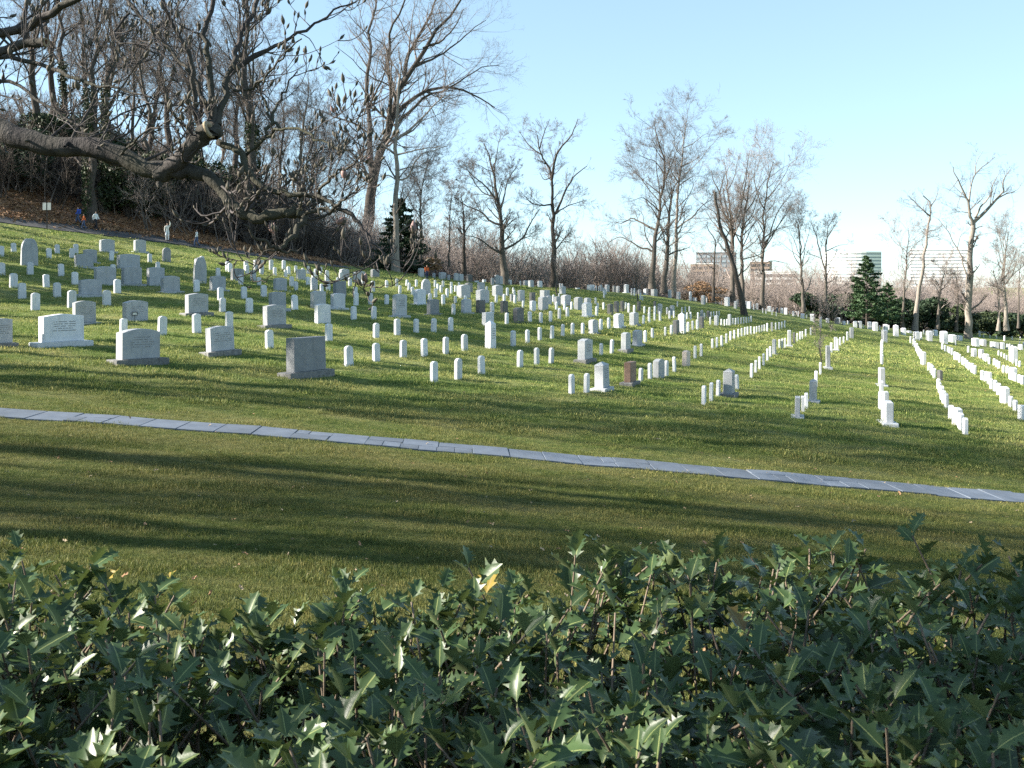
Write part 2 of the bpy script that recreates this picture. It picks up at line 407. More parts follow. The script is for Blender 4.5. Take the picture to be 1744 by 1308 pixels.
# ------------------------------------------------------------------ terrain
CTRL = np.array([-43.09,84,5.34,-42.69,83.22,4.7,-38.76,75.56,3.56,-33.4,65.12,2.22,-27.96,54.51,0.9,-23.91,46.61,-0.33,-21.9,42.69,-1.56,-39.5,88,4.76,-38.2,85.12,4.01,-34.53,76.93,2.9,-29.41,65.53,1.62,-24.06,53.6,0.38,-19.68,43.86,-0.72,-16.66,37.13,-1.7,-34.62,90,4.18,-33.83,87.93,3.47,-30.5,79.28,2.38,-25.73,66.88,1.14,-20.63,53.62,-0.03,-16.34,42.47,-1.02,-13.33,34.66,-1.86,-28.85,90,3.28,-28.35,88.44,2.6,-25.25,78.76,1.58,-21.08,65.76,0.46,-16.75,52.26,-0.55,-13.11,40.89,-1.4,-10.75,33.53,-2.13,-23.6,92,2.6,-23.13,90.2,1.91,-20.43,79.64,0.94,-16.92,65.96,-0.08,-13.35,52.05,-0.98,-10.38,40.48,-1.71,-8.61,33.58,-2.41,-18.54,96.4,1.96,-17.75,92.28,1.23,-15.53,80.72,0.32,-12.76,66.36,-0.6,-10.03,52.17,-1.39,-7.84,40.77,-2.05,-6.52,33.89,-2.7,-13.21,103,1.21,-11.97,93.35,0.44,-10.34,80.66,-0.38,-8.45,65.89,-1.16,-6.65,51.86,-1.83,-5.27,41.12,-2.42,-4.33,33.77,-2.98,-7.07,110.2,0.37,-6.06,94.52,-0.35,-5.17,80.68,-1.06,-4.2,65.54,-1.71,-3.32,51.75,-2.26,-2.66,41.51,-2.79,-2.13,33.23,-3.21,0,118,-0.28,0,100.27,-0.94,0,84.48,-1.59,0,67.86,-2.16,0,53.33,-2.64,0,42.57,-3.1,0,33.15,-3.39,8.11,126.41,-0.74,7.19,112.17,-1.45,5.95,92.85,-2.07,4.68,73.05,-2.58,3.62,56.44,-2.99,2.84,44.33,-3.39,2.16,33.74,-3.57,17.31,135,-1.59,15.58,121.53,-2.29,12.62,98.39,-2.78,9.74,75.96,-3.13,7.46,58.18,-3.42,5.78,45.08,-3.71,4.32,33.7,-3.77,27.87,144.9,-2.97,23.81,123.8,-3.41,18.93,98.41,-3.64,14.51,75.45,-3.77,11.17,58.05,-3.92,8.53,44.34,-4.04,6.31,32.78,-3.95,38.98,152,-4.47,32.07,125.03,-4.56,25.19,98.21,-4.51,19.3,75.27,-4.43,14.84,57.86,-4.42,11.12,43.35,-4.33,8.15,31.78,-4.11,49.96,155.83,-6.16,39.07,121.87,-5.68,30.73,95.87,-5.37,23.72,73.98,-5.1,18.12,56.51,-4.89,13.38,41.73,-4.6,9.74,30.39,-4.24,62.96,163.65,-7.68,49.55,128.8,-6.96,38.65,100.48,-6.37,29.38,76.36,-5.83,21.9,56.93,-5.35,15.92,41.38,-4.86,11.46,29.79,-4.38,82.26,183.29,-9.09,71.13,158.47,-8.97,54.03,120.38,-7.95,39.07,87.05,-6.88,27.73,61.78,-5.97,19.57,43.6,-5.24,13.79,30.71,-4.59,110.28,215,-10.37,106.05,206.75,-11.43,85.87,167.41,-10.83,58.03,113.14,-8.78,37.54,73.19,-6.97,25.09,48.91,-5.81,17.06,33.25,-4.93,-22,19.9,-1.77,-18.7,15,-1.87,-15.4,10,-1.91,-18,20.1,-2.11,-15.3,15,-2.15,-12.6,10,-2.12,-14,20.3,-2.45,-11.9,15,-2.43,-9.8,10,-2.32,-10,20.5,-2.74,-8.5,15,-2.67,-7,10,-2.49,-6,20.7,-3.03,-5.1,15,-2.9,-4.2,10,-2.67,-2,20.9,-3.44,-1.7,15,-3.24,-1.4,10,-2.92,2,21.1,-3.85,1.7,15,-3.57,1.4,10,-3.16,6,21.3,-4.21,5.1,15,-3.87,4.2,10,-3.38,10,21.5,-4.61,8.5,15,-4.2,7,10,-3.62,14,21.7,-5,11.9,15,-4.52,9.8,10,-3.85,18,21.9,-5.36,15.3,15,-4.81,12.6,10,-4.06,22,22.1,-5.72,18.7,15,-5.11,15.4,10,-4.28,-8,0,-1.5,-3,0,-1.62,0,0,-1.65,3,0,-1.7,8,0,-1.9,0,-6,-1.2,-25,5,-0.6,-40,10,1.5,-40,40,3.5,-55,70,7,-70,20,5,-80,70,11,-20,-20,0,20,-20,-2,35,15,-5.5,60,40,-8,-52,100,11,-75,110,17,-40,105,9,-25,108,3.2,-18,112,1.3,-10,118,-0.1,-14,130,-0.8,-3,128,-1.2,-60,150,20,-30,150,3,-90,160,26,0,160,-2.8,10,190,-4,30,200,-7.5,-10,190,-3.5,60,210,-10,0,260,-8,50,280,-14,110,290,-16,160,250,-15,100,150,-10,-60,230,16,-8,5,-1.9,0,5,-2.25,8,5,-2.6,-14,5,-1.4,15,5,-3], float).reshape(-1, 3)
def tps(P, lam=.02, s=50.):
    n = len(P); xy = P[:,:2]/s
    d = np.linalg.norm(xy[:,None]-xy[None], axis=-1)
    K = np.where(d > 0, d*d*np.log(d+1e-12), 0) + lam*np.eye(n)
    Pm = np.c_[np.ones(n), xy]
    sol = np.linalg.solve(np.block([[K, Pm], [Pm.T, np.zeros((3,3))]]), np.r_[P[:,2], 0, 0, 0])
    def Fn(x, y):
        sh = np.shape(x); q = np.stack([np.ravel(x)/s, np.ravel(y)/s], -1); out = []
        for c in np.array_split(q, max(1, len(q)//8000)):
            d2 = ((c[:,None]-xy[None])**2).sum(-1)
            out.append(np.where(d2 > 0, .5*d2*np.log(d2+1e-12), 0)@sol[:n] + sol[n] + c@sol[n+1:])
        return np.concatenate(out).reshape(sh)
    return Fn
HF = tps(CTRL)
def axis(near0, near1, step, far0, far1, n):
    a = near0 - np.cumsum(np.geomspace(step*1.2, 1, 1)*0) if False else None
    lo = near0 - np.geomspace(step, near0 - far0, n)
    hi = near1 + np.geomspace(step, far1 - near1, n)
    return np.r_[lo[::-1], np.arange(near0, near1 + 1e-6, step), hi]
gx = axis(-60, 70, .7, -3000, 3000, 26)
gy = axis(-6, 150, .7, -400, 4000, 26)
GX, GY = np.meshgrid(gx, gy)
GXc, GYc = np.clip(GX, -130, 170), np.clip(GY, -30, 300)
GZ = HF(GXc, GYc)
far = np.clip((np.hypot(GX-GXc, GY-GYc))/600., 0, 1)
GZ = GZ*(1-far) + far*(-24.)
GZ += np.where((GY > 24) & (GY < 160), 1., .35)*(.035*np.sin(GX*1.9+GY*.7)*np.sin(GY*1.3-GX*.4) + .02*np.sin(GX*4.1-GY*2.2)) * (np.abs(GX) < 80)
pathd = np.abs(GY - (21+.05*GX)); pathd *= 1
ny_, nx_ = GX.shape
idx = np.arange(nx_*ny_).reshape(ny_, nx_)
Q = np.stack([idx[:-1,:-1], idx[:-1,1:], idx[1:,1:], idx[1:,:-1]], -1).reshape(-1, 4)
GV = np.stack([GX, GY, GZ], -1).reshape(-1, 3)
ground = link('ground', mesh_np('ground', GV, [Q], [M['lawn']], True))
tag(ground, 'sloping mown winter lawn, green and straw coloured', kind='structure')
BVH = BVHTree.FromPolygons([tuple(v) for v in GV], [tuple(q) for q in Q.tolist()])
def gz(x, y):
    h = BVH.ray_cast(Vector((float(x), float(y), 500)), Vector((0,0,-1)))
    return h[0].z if h[0] is not None else 0.
def gzs(x, y):
    """bilinear height for arrays"""
    x = np.asarray(x, float); y = np.asarray(y, float)
    i = np.clip(np.searchsorted(gx, x)-1, 0, nx_-2); j = np.clip(np.searchsorted(gy, y)-1, 0, ny_-2)
    u = (x-gx[i])/(gx[i+1]-gx[i]); v = (y-gy[j])/(gy[j+1]-gy[j])
    return (GZ[j,i]*(1-u)+GZ[j,i+1]*u)*(1-v)+(GZ[j+1,i]*(1-u)+GZ[j+1,i+1]*u)*v
def at(X, Y, d):
    """the point seen at photo pixel X, Y at depth d"""
    return np.array([(X-CX)/FPX*d, d, -(Y-HY)/FPX*d])
def on_ground(X, Y, dmax=170.):
    dr = Vector(((X-CX)/FPX, 1, -(Y-HY)/FPX)); n = dr.length
    h = BVH.ray_cast(Vector((0,0,0)), dr/n, 400)
    if h[0] is not None and h[0].y < dmax + 60:
        return h[0].copy()
    t = np.arange(40, dmax, .5)           # ray skims the crest: take the closest approach
    p = np.stack([dr.x*t, t, dr.z*t], -1)
    k = np.argmin(p[:,2]-gzs(p[:,0], p[:,1]))
    return Vector((p[k,0], p[k,1], float(gzs(p[k,0], p[k,1]))))

# ------------------------------------------------------------------ flagstone path
def path_y(x): return 21 + .05*x
PW = 1.14
xs = np.linspace(-40, 40, 160)
V = []; 
for s in (-PW/2+.01, PW/2-.01):
    y = path_y(xs)+s
    V.append(np.stack([xs, y, gzs(xs, y)+.010], -1))
V = np.concatenate(V); n = len(xs); i = np.arange(n-1)
path = link('path', mesh_np('path', V, [np.stack([i, i+1, n+i+1, n+i], -1)], [M['mortar']]))
tag(path, kind='structure', label='blue-grey flagstone path with pale mortar joints crossing the lawn')
slab_cache = {}
def slab_mesh(k):
    if k not in slab_cache:
        g = np.random.default_rng(k); mb = MB()
        n1 = [(-.5,-.5),(.5,-.5),(.5,.5),(-.5,.5)]
        j = g.uniform(-.006, .006, (4,2))
        top = np.array(n1)*.985 + j
        V = [(x*1.0, y*1.0, -.03) for x, y in n1] + [(x*1.0, y*1.0, .0) for x, y in n1] + [(x, y, .006+g.uniform(-.002,.002)) for x, y in top]
        F = [(8,9,10,11)]
        for a in (0, 4):
            for q in range(4): F.append((a+q, a+(q+1)%4, a+4+(q+1)%4, a+4+q))
        mb.add(V, F); slab_cache[k] = mb.mesh('flagstone', [M['slate']])
    return slab_cache[k]
x = -14.2; k = 0
def put_slab(x0, x1, v0, v1):
    global k
    g = .012
    xc, yc = (x0+x1)/2, (v0+v1)/2; y = path_y(xc)+yc
    h = .35
    sx = (gzs(xc+h, y)-gzs(xc-h, y))/(2*h); sy = (gzs(xc, y+h)-gzs(xc, y-h))/(2*h)
    o = link('flagstone', slab_mesh(k % 7), path)
    R = Matrix.Rotation(math.atan(.05), 4, 'Z')
    Mx = Vector((1, .05, float(sx))).normalized(); My = Vector((-.05, 1, float(sy))).normalized(); Mz = Mx.cross(My)
    mat = Matrix((( Mx.x, My.x, Mz.x, xc), (Mx.y, My.y, Mz.y, y), (Mx.z, My.z, Mz.z, float(gzs(xc, y))+.028+random.uniform(-.003,.003)), (0,0,0,1)))
    o.matrix_world = mat @ Matrix.Diagonal((x1-x0-g, v1-v0-g, 1, 1))
    k += 1
while x < 15.5:
    w = .75+random.uniform(-.03,.03)
    r = random.random(); h = PW/2
    if r < .55: put_slab(x, x+w, -h, h)
    elif r < .8:
        c = random.uniform(-.12,.12); put_slab(x, x+w, c, h)
        m_ = x+w*random.choice((.36,.5,.64)); put_slab(x, m_, -h, c); put_slab(m_, x+w, -h, c)
    else:
        c = random.uniform(-.12,.12); put_slab(x, x+w, -h, c)
        m_ = x+w*random.choice((.36,.5,.64)); put_slab(x, m_, c, h); put_slab(m_, x+w, c, h)
    x += w

# asphalt footpath along the foot of the wooded bank, and the leaf-covered bank above it
low = [(-160,358),(-60,371),(0,379),(80,390),(160,399),(270,413),(350,424),(430,436),(520,448),(600,459)]
lo = np.array([list(on_ground(a, b))[:2] for a, b in low])
lo = resample(lo, 60)
td = np.gradient(lo, axis=0); td /= np.linalg.norm(td, axis=1, keepdims=True)
nr = np.stack([-td[:,1], td[:,0]], -1); nr *= np.sign(nr[:,1:2])
def strip(name, offs, lift, mat):
    rows = [lo + nr*o for o in offs]
    V = np.concatenate([np.c_[r, gzs(r[:,0], r[:,1]) + lift(i)] for i, r in enumerate(rows)])
    n = len(lo); i = np.arange(n-1); q = []
    for k in range(len(offs)-1): q.append(np.stack([k*n+i, k*n+i+1, (k+1)*n+i+1, (k+1)*n+i], -1))
    return link(name, mesh_np(name, V, [np.concatenate(q)], [mat], True))
fp = strip('footpath', [0, .9, 1.8, 2.7], lambda i: .045, M['asphalt'])
tag(fp, 'grey asphalt footpath climbing along the wooded bank', kind='structure')
offs = list(np.linspace(2.9, 42, 56))
bank = strip('leafy_bank', offs, lambda i: .05 + .05*((i*7) % 3)/3, M['litter'])
tag(bank, 'bank under the trees covered in brown fallen leaves', kind='structure')

# ------------------------------------------------------------------ grave stones
DATA = """M,1242.7,555.0,7.4,19.9,k,
M,1314.7,564.5,5.4,15.5,k,
M,1220.1,554.0,8.9,16.9,k,
M,1194.7,558.9,9.9,19.9,kg,
M,1318.6,605.2,8.7,27.4,kb,
M,1344.3,590.3,8.9,28.2,kb,
M,1352.4,584.8,6.0,18.7,kg,
M,1241.5,675.8,19.9,48.3,PB,
M,1358.0,710.6,13.5,36.2,kb,
M,1384.6,684.8,11.9,39.8,Pb,
M,1410.2,628.7,10.3,40.4,kb,
M,1423.6,596.7,8.3,22.7,kb,
M,1155.5,503.3,7.0,12.3,k,
M,1175.8,509.8,6.0,15.5,rw,
M,1181.1,507.8,3.4,5.6,kw,
M,1185.3,508.6,3.8,5.8,kw,
M,1197.7,518.2,8.0,15.3,k,
M,1238.3,521.2,10.3,15.3,kw,
M,1252.2,525.1,6.4,12.3,k,
M,1255.9,520.8,5.0,11.9,k,
M,1269.3,520.8,8.0,11.3,kw,
M,1275.7,525.7,8.9,12.3,kw,
M,1289.5,526.1,6.6,10.3,k,
M,1310.3,529.5,9.3,8.7,kw,
M,1323.7,532.5,4.6,8.7,k,
M,1331.7,534.1,6.4,9.9,kw,
M,1338.2,535.1,8.5,10.9,kw,
M,1351.3,538.1,5.0,8.3,k,
M,1366.7,542.0,9.9,8.0,kw,
M,1383.1,546.0,14.9,11.3,kw,
M,1397.5,557.9,6.0,18.3,k,
M,1409.4,549.0,8.0,7.4,k,
M,1425.3,551.0,9.9,9.7,k,
M,1436.8,553.0,7.0,6.4,kw,
M,1444.7,552.0,3.0,4.8,kw,
M,1450.3,576.5,8.9,18.9,k,
M,1511.0,722.7,20.9,40.8,kBw,
M,1507.9,700.8,9.9,34.8,kw,
M,1501.7,657.1,13.5,31.8,kb,
M,1506.3,582.5,10.3,20.9,k,
M,1630.3,726.6,16.9,32.8,cw,
M,1600.9,648.1,8.7,17.9,kg,
M,1572.6,621.7,8.9,22.9,kw,
M,1560.7,578.5,10.9,14.3,kw,
M,1740.1,716.7,11.9,27.2,kw,
M,1711.3,687.3,15.9,29.2,cw,
M,1684.9,655.5,8.9,22.3,kw,
M,1607.4,584.5,14.9,20.9,kw,
M,1724.7,647.1,12.9,21.9,cw,
M,1679.2,615.7,11.3,13.3,kw,
M,1671.0,610.7,8.9,16.3,kb,
M,1658.6,607.8,9.9,14.7,kw,
M,1725.7,616.3,14.9,26.8,kw,
M,1693.4,592.2,15.9,9.7,fw,
M,1706.8,594.2,8.9,11.1,kw,
M,1738.1,595.0,8.0,8.5,kw,
M,1456.3,557.1,8.9,10.3,kw,
M,1464.5,558.4,7.4,11.7,kw,
M,1480.7,560.2,9.1,12.5,kw,
M,1490.3,563.2,9.3,14.9,kw,
M,1428.0,549.3,8.0,8.5,kw,
M,1508.0,565.6,8.9,13.5,kw,
M,1525.9,572.0,12.9,19.3,Pw,
M,1538.6,570.0,8.5,11.7,kw,
M,1548.3,566.6,8.0,3.4,fw,
M,1582.5,579.9,10.9,16.7,kw,
M,1592.2,571.6,9.5,9.9,kw,
M,1621.8,582.3,11.9,12.7,kw,
M,1633.7,579.5,9.9,8.0,fw,
M,1661.6,589.1,11.9,13.5,kw,
M,1674.0,588.3,10.9,10.7,k,
M,1705.8,569.0,5.0,9.3,k,
M,996.8,616.6,27.1,39.7,kB,
M,1025.7,663.7,24.7,47.8,Pb,
M,1073.2,654.7,22.1,38.5,fBn,
M,1122.0,643.7,18.5,32.5,c,
M,1065.7,598.9,17.1,32.9,kB,
M,1085.6,588.5,16.1,26.7,kb,
M,1168.6,624.2,13.4,27.3,kn,
M,1151.7,568.8,11.6,23.5,fd,
M,1161.5,567.4,14.0,35.1,Pw,
M,1195.0,539.9,6.0,11.6,k,
M,1206.3,542.3,6.6,13.0,kg,
M,1144.6,536.7,8.4,16.5,k,
M,1123.8,534.7,8.0,17.5,k,
M,1115.2,524.3,5.0,11.6,kg,
M,1140.8,502.6,6.0,14.0,k,
M,871.2,514.8,5.1,14.0,k,
M,887.8,513.0,12.4,19.1,k,
M,906.8,514.5,10.7,16.4,fd,
M,907.5,529.7,11.5,17.7,kw,
M,928.2,512.3,18.0,18.3,f,
M,925.2,528.0,18.6,22.8,k,
M,934.5,519.3,10.4,16.0,c,
M,949.2,520.1,11.5,15.2,k,
M,963.8,520.1,16.8,18.2,k,
M,984.9,527.5,15.7,21.6,k,
M,1000.5,525.0,12.7,17.9,k,
M,999.9,539.1,17.4,23.9,kbw,
M,1010.6,568.5,16.4,24.4,cb,
M,1039.5,536.9,10.7,19.4,kg,
M,1050.1,532.7,10.4,19.7,kd,
M,1060.0,530.5,7.0,17.9,fd,
M,1088.1,531.2,6.0,17.9,fg,
M,1054.0,558.1,17.4,24.2,kbw,
M,1079.9,554.3,15.5,22.7,kb,
M,894.9,486.5,9.2,10.0,k,
M,904.5,489.2,9.4,12.2,k,
M,919.5,487.3,8.6,11.2,kw,
M,958.0,500.8,11.2,13.4,k,
M,983.4,490.2,8.2,2.2,fw,
M,1006.2,493.7,13.1,9.4,fw,
M,1023.5,494.0,5.5,10.7,k,
M,1034.0,494.3,8.2,11.8,k,
M,1045.8,494.4,5.5,10.9,k,
M,1052.4,494.0,6.7,11.0,k,
M,1066.8,496.9,8.2,14.8,kbw,
M,1088.1,498.4,8.9,8.5,k,
M,1100.2,498.7,8.6,10.7,kw,
M,1114.2,502.9,10.4,12.2,k,
M,725.3,502.3,20.1,27.3,r,
M,714.9,519.4,21.6,27.1,cbw,
M,737.6,536.6,20.9,27.6,kb,
M,680.6,541.1,24.6,40.3,kb,
M,789.8,506.8,23.9,21.9,k,
M,798.4,498.9,14.2,17.4,k,
M,819.3,494.4,12.7,13.7,c,
M,822.0,515.3,22.7,22.4,k,
M,847.4,504.8,18.3,19.4,k,
M,846.1,485.5,8.2,17.4,k,
M,852.4,484.9,8.9,14.6,c,
M,838.5,485.5,5.5,12.2,k,
M,794.1,534.4,17.4,25.8,cb,
M,818.5,533.2,17.1,22.2,fd,
M,858.4,532.9,13.4,20.9,cbg,
M,883.0,550.0,19.4,26.4,cbg,
M,831.0,554.5,20.6,22.7,fw,
M,717.2,471.3,10.4,14.8,k,
M,739.0,473.5,4.8,8.5,k,
M,753.5,476.5,13.0,13.0,k,
M,764.3,477.3,4.8,9.2,k,
M,776.6,478.7,8.6,13.7,k,
M,784.6,478.9,10.4,12.4,k,
M,780.3,467.3,6.3,11.9,kg,
M,799.1,480.2,11.2,13.0,kd,
M,824.6,481.7,7.0,5.8,fw,
M,811.4,481.1,8.9,3.1,fw,
M,867.3,484.0,8.9,8.8,fw,
M,835.5,593.6,19.5,47.6,Pw,
M,340.1,483.9,24.1,45.8,p,
M,404.2,478.7,22.5,21.5,k,
M,440.5,460.6,18.1,18.5,k,
M,512.4,477.3,16.7,18.7,k,
M,535.1,496.3,12.6,23.7,f,
M,586.3,477.3,17.5,19.5,c,
M,607.0,480.7,12.0,17.3,k,
M,615.6,476.7,13.0,14.9,k,
M,638.7,472.6,15.1,14.4,c,
M,523.3,438.5,13.0,13.4,k,
M,546.5,443.3,11.4,13.2,k,
M,563.4,444.8,11.0,15.7,k,
M,477.1,496.7,23.1,23.5,kb,
M,431.4,477.3,10.0,17.1,k,
M,370.7,495.3,27.1,25.5,kb,
M,578.7,505.4,22.5,26.5,f,
M,472.8,528.4,29.7,31.5,kb,
M,542.0,525.4,26.5,30.1,k,
M,575.4,526.8,25.1,27.5,kbw,
M,467.8,558.5,39.7,39.7,kB,
M,549.6,550.9,27.7,33.5,cw,
M,335.1,537.5,38.1,38.1,kB,
M,375.8,603.7,48.0,48.8,kB,
M,522.1,640.8,67.6,66.6,fB,
M,49.8,452.2,28.9,46.2,p,
M,182.2,430.2,24.9,22.9,cb,
M,238.1,429.8,20.7,21.7,cb,
M,283.6,445.2,14.9,23.7,r,
M,153.1,448.2,22.9,23.7,cb,
M,143.0,456.3,30.3,23.7,kb,
M,218.8,459.3,37.1,26.7,k,
M,178.6,485.4,35.3,31.9,c,
M,224.1,486.4,33.5,32.7,kb,
M,265.4,486.0,29.1,31.1,k,
M,290.4,498.4,31.7,28.7,cb,
M,153.5,503.6,37.3,28.1,kb,
M,143.7,552.6,37.7,40.5,cb,
M,230.5,546.2,42.7,34.7,c,
M,104.9,588.7,71.2,54.2,kBw,
M,235.3,618.8,71.2,59.2,cB,
M,4.0,590.7,32.1,48.6,kB,
G,1183.7,610.2,7.0,21.3,,B
G,1194.2,606.6,6.2,21.3,,B
G,1213.4,595.7,4.4,18.9,,B
G,1220.8,592.3,5.6,17.9,,B
G,1229.4,589.7,5.4,18.3,,B
G,1237.1,585.4,5.6,17.3,,B
G,1244.2,580.8,5.6,16.7,,B
G,1250.7,578.8,4.6,16.7,,B
G,1257.4,575.0,4.8,14.9,,B
G,1263.3,574.0,4.8,15.3,,B
G,1268.9,571.5,4.0,14.3,,B
G,1273.3,570.5,4.0,14.1,,B
G,1279.2,569.5,4.0,13.9,,B
G,1284.8,568.5,4.0,12.1,,B
G,1288.8,567.5,3.2,11.9,,B
G,1293.4,566.9,3.4,12.3,,B
G,1297.8,565.5,3.4,11.9,,B
G,1301.8,564.5,3.4,11.9,,B
G,1306.6,564.9,3.8,14.7,,B
G,1321.0,561.5,3.2,11.9,,B
G,1326.8,561.1,5.4,12.5,,B
G,1331.4,559.5,3.0,11.5,,B
G,1336.4,559.1,5.0,13.1,,B
G,1228.5,555.1,4.0,11.9,,A
G,1234.0,555.1,4.2,11.1,,A
G,1238.2,554.6,2.6,11.3,,A
G,1248.4,553.2,3.6,11.5,,A
G,1252.8,552.6,3.6,11.3,,A
G,1257.3,552.0,3.4,11.1,,A
G,1261.9,551.6,3.6,10.9,,A
G,1266.7,551.2,3.6,10.9,,A
G,1271.0,551.0,3.4,10.7,,A
G,1275.0,550.0,3.0,10.3,,A
G,1279.2,548.6,3.2,10.9,,A
G,1279.8,643.4,6.0,24.7,,C
G,1287.0,635.1,5.6,21.9,,C
G,1293.6,629.1,5.8,21.9,,C
G,1300.3,622.5,5.6,20.5,,C
G,1307.1,614.2,5.2,20.5,,C
G,1312.3,608.2,4.6,18.3,,C
G,1327.4,593.7,4.2,15.9,,C
G,1331.9,593.7,4.0,17.1,,C
G,1336.9,592.7,4.0,16.9,,C
G,1357.8,581.4,4.0,13.9,,C
G,1362.5,578.8,3.6,14.3,,C
G,1366.4,577.0,3.4,12.9,,C
G,1372.2,574.4,5.0,13.9,,C
G,1380.6,571.1,4.0,13.1,,C
G,1198.7,689.7,9.9,33.2,,D
G,1211.1,681.8,9.7,30.4,,D
G,1223.1,675.2,8.2,28.2,,D
G,1255.6,662.9,7.6,25.2,,D
G,1367.5,701.1,6.4,27.2,,E
G,1373.3,695.7,6.0,26.8,,E
G,1389.6,658.9,8.0,27.4,,E
G,1397.3,639.0,5.6,21.9,,E
G,1415.7,600.3,4.6,16.9,,E
G,1430.8,588.3,5.0,13.9,,E
G,1436.8,585.4,5.0,12.3,,E
G,1203.7,511.4,3.2,8.5,,
G,1218.4,514.2,4.4,7.0,,
G,1224.8,515.8,2.4,7.0,,
G,1228.5,515.8,2.8,7.0,,
G,1283.7,528.1,3.8,10.3,,
G,1296.1,528.1,4.0,8.3,,
G,1299.1,533.3,3.2,8.5,,
G,1304.6,534.1,3.0,8.3,,
G,1314.9,536.1,3.0,8.3,,
G,1317.0,529.7,3.2,7.0,,
G,1322.0,538.1,3.2,7.4,,
G,1345.0,536.1,3.6,5.4,,
G,1355.8,538.1,4.0,8.3,,
G,1359.5,539.0,3.6,8.9,,
G,1373.7,542.0,4.0,6.4,,
G,1386.6,549.2,4.0,9.5,,
G,1426.0,597.4,4.0,23.9,,E
G,1443.2,580.5,4.6,15.9,,E
G,1643.7,741.0,9.9,29.8,,G
G,1636.5,732.6,8.3,29.8,,G
G,1619.6,713.7,7.6,23.9,,G
G,1611.9,694.8,8.0,24.9,,G
G,1607.9,687.9,8.0,22.9,,G
G,1604.4,681.9,7.0,24.9,,G
G,1600.9,671.0,6.0,19.9,,G
G,1598.7,664.0,6.6,18.9,,G
G,1591.3,644.5,6.6,17.3,,G
G,1588.7,640.2,6.6,17.9,,G
G,1586.0,636.2,6.8,16.9,,G
G,1581.9,631.2,5.6,13.9,,G
G,1568.1,612.3,5.2,16.9,,G
G,1565.5,607.4,5.4,14.9,,G
G,1563.5,603.4,5.4,13.9,,G
G,1561.2,599.0,6.0,14.5,,G
G,1558.4,593.4,5.6,12.9,,G
G,1556.2,589.5,6.0,12.9,,G
G,1550.7,584.5,3.0,11.9,,G
G,1729.7,701.8,8.9,20.9,,H
G,1721.2,693.8,8.0,19.5,,H
G,1700.8,673.0,7.0,20.9,,H
G,1694.7,666.6,6.6,19.5,,H
G,1688.4,663.0,6.0,17.9,,H
G,1678.5,651.1,6.0,18.9,,H
G,1673.0,648.1,7.0,17.5,,H
G,1660.1,637.6,7.0,15.9,,H
G,1655.6,634.8,6.0,16.5,,H
G,1651.1,631.2,5.0,13.9,,H
G,1647.2,628.0,5.0,14.7,,H
G,1643.2,624.3,5.0,13.9,,H
G,1639.7,621.1,6.0,13.7,,H
G,1634.6,617.3,5.0,14.5,,H
G,1630.6,614.7,4.4,14.3,,H
G,1626.5,612.7,4.6,13.9,,H
G,1621.3,604.8,5.0,12.3,,H
G,1617.3,602.8,5.0,11.9,,H
G,1614.4,600.2,5.0,10.7,,H
G,1609.6,598.8,4.6,11.3,,H
G,1604.9,595.8,4.0,11.3,,H
G,1500.3,698.8,5.6,32.8,,F
G,1501.5,675.9,6.0,27.8,,F
G,1501.7,621.3,5.6,17.9,,F
G,1501.7,616.9,5.6,17.9,,F
G,1501.6,612.3,5.8,17.9,,F
G,1501.7,607.4,5.6,17.5,,F
G,1501.8,603.4,5.4,17.5,,F
G,1501.8,599.4,5.4,17.5,,F
G,1502.0,595.4,5.0,16.9,,F
G,1741.1,657.1,6.0,17.9,,I
G,1735.6,652.7,5.0,14.9,,I
G,1729.2,650.7,6.0,15.5,,I
G,1715.7,637.6,7.0,14.7,,I
G,1709.1,635.8,5.6,14.1,,I
G,1701.6,628.8,4.6,13.5,,I
G,1697.9,625.8,5.0,12.9,,I
G,1693.4,622.5,6.0,12.1,,I
G,1684.9,620.1,5.0,11.7,,I
G,1649.0,600.8,5.4,11.7,,I
G,1736.6,625.6,5.0,11.3,,J
G,1731.2,623.3,6.0,10.9,,J
G,1725.2,620.9,6.0,10.5,,J
G,1714.8,613.3,5.0,8.9,,J
G,1710.8,610.5,5.0,8.2,,J
G,1705.8,608.2,5.0,8.7,,J
G,1700.8,605.8,5.0,8.9,,J
G,1443.4,552.1,3.0,5.4,,
G,1470.7,559.2,4.0,6.6,,
G,1498.1,562.4,5.0,7.8,,
G,1514.0,561.0,3.0,7.4,,
G,1568.9,577.5,3.6,12.9,,
G,1573.1,569.6,4.0,8.0,,
G,1627.3,587.9,5.0,8.3,,
G,1668.0,573.6,3.0,9.9,,
G,1675.0,575.1,3.0,5.6,,
G,1683.6,568.6,2.4,5.0,,
G,1685.7,575.9,2.6,5.4,,
G,1697.1,576.9,2.6,5.8,,
G,1694.9,568.0,3.0,5.4,,
G,1710.8,580.5,3.0,13.9,,
G,1722.9,572.0,3.4,5.4,,
G,1723.7,578.9,3.0,6.4,,
G,1736.6,563.0,3.0,4.4,,
G,1737.8,573.0,3.4,5.8,,
G,1737.6,578.9,3.0,5.4,,
G,1743.1,563.0,2.0,4.4,,
G,1715.3,593.8,4.0,8.3,,
G,1719.5,594.2,3.4,8.7,,
G,1724.2,595.0,4.0,7.6,,
G,1023.8,605.9,7.6,21.5,,
G,1041.7,602.1,7.2,24.1,,
G,973.6,670.8,12.6,33.7,,
G,999.0,669.1,11.4,33.5,,
G,1091.1,651.3,9.0,24.7,,
G,1107.2,645.1,9.0,26.9,,
G,1134.8,640.2,7.2,26.3,,
G,1148.7,633.0,7.4,25.5,,
G,1099.0,582.9,6.6,20.1,,
G,1111.3,576.4,6.0,17.7,,
G,1133.0,572.8,5.6,16.1,,
G,1143.4,571.4,6.0,18.1,,
G,1171.7,565.4,5.6,17.1,,
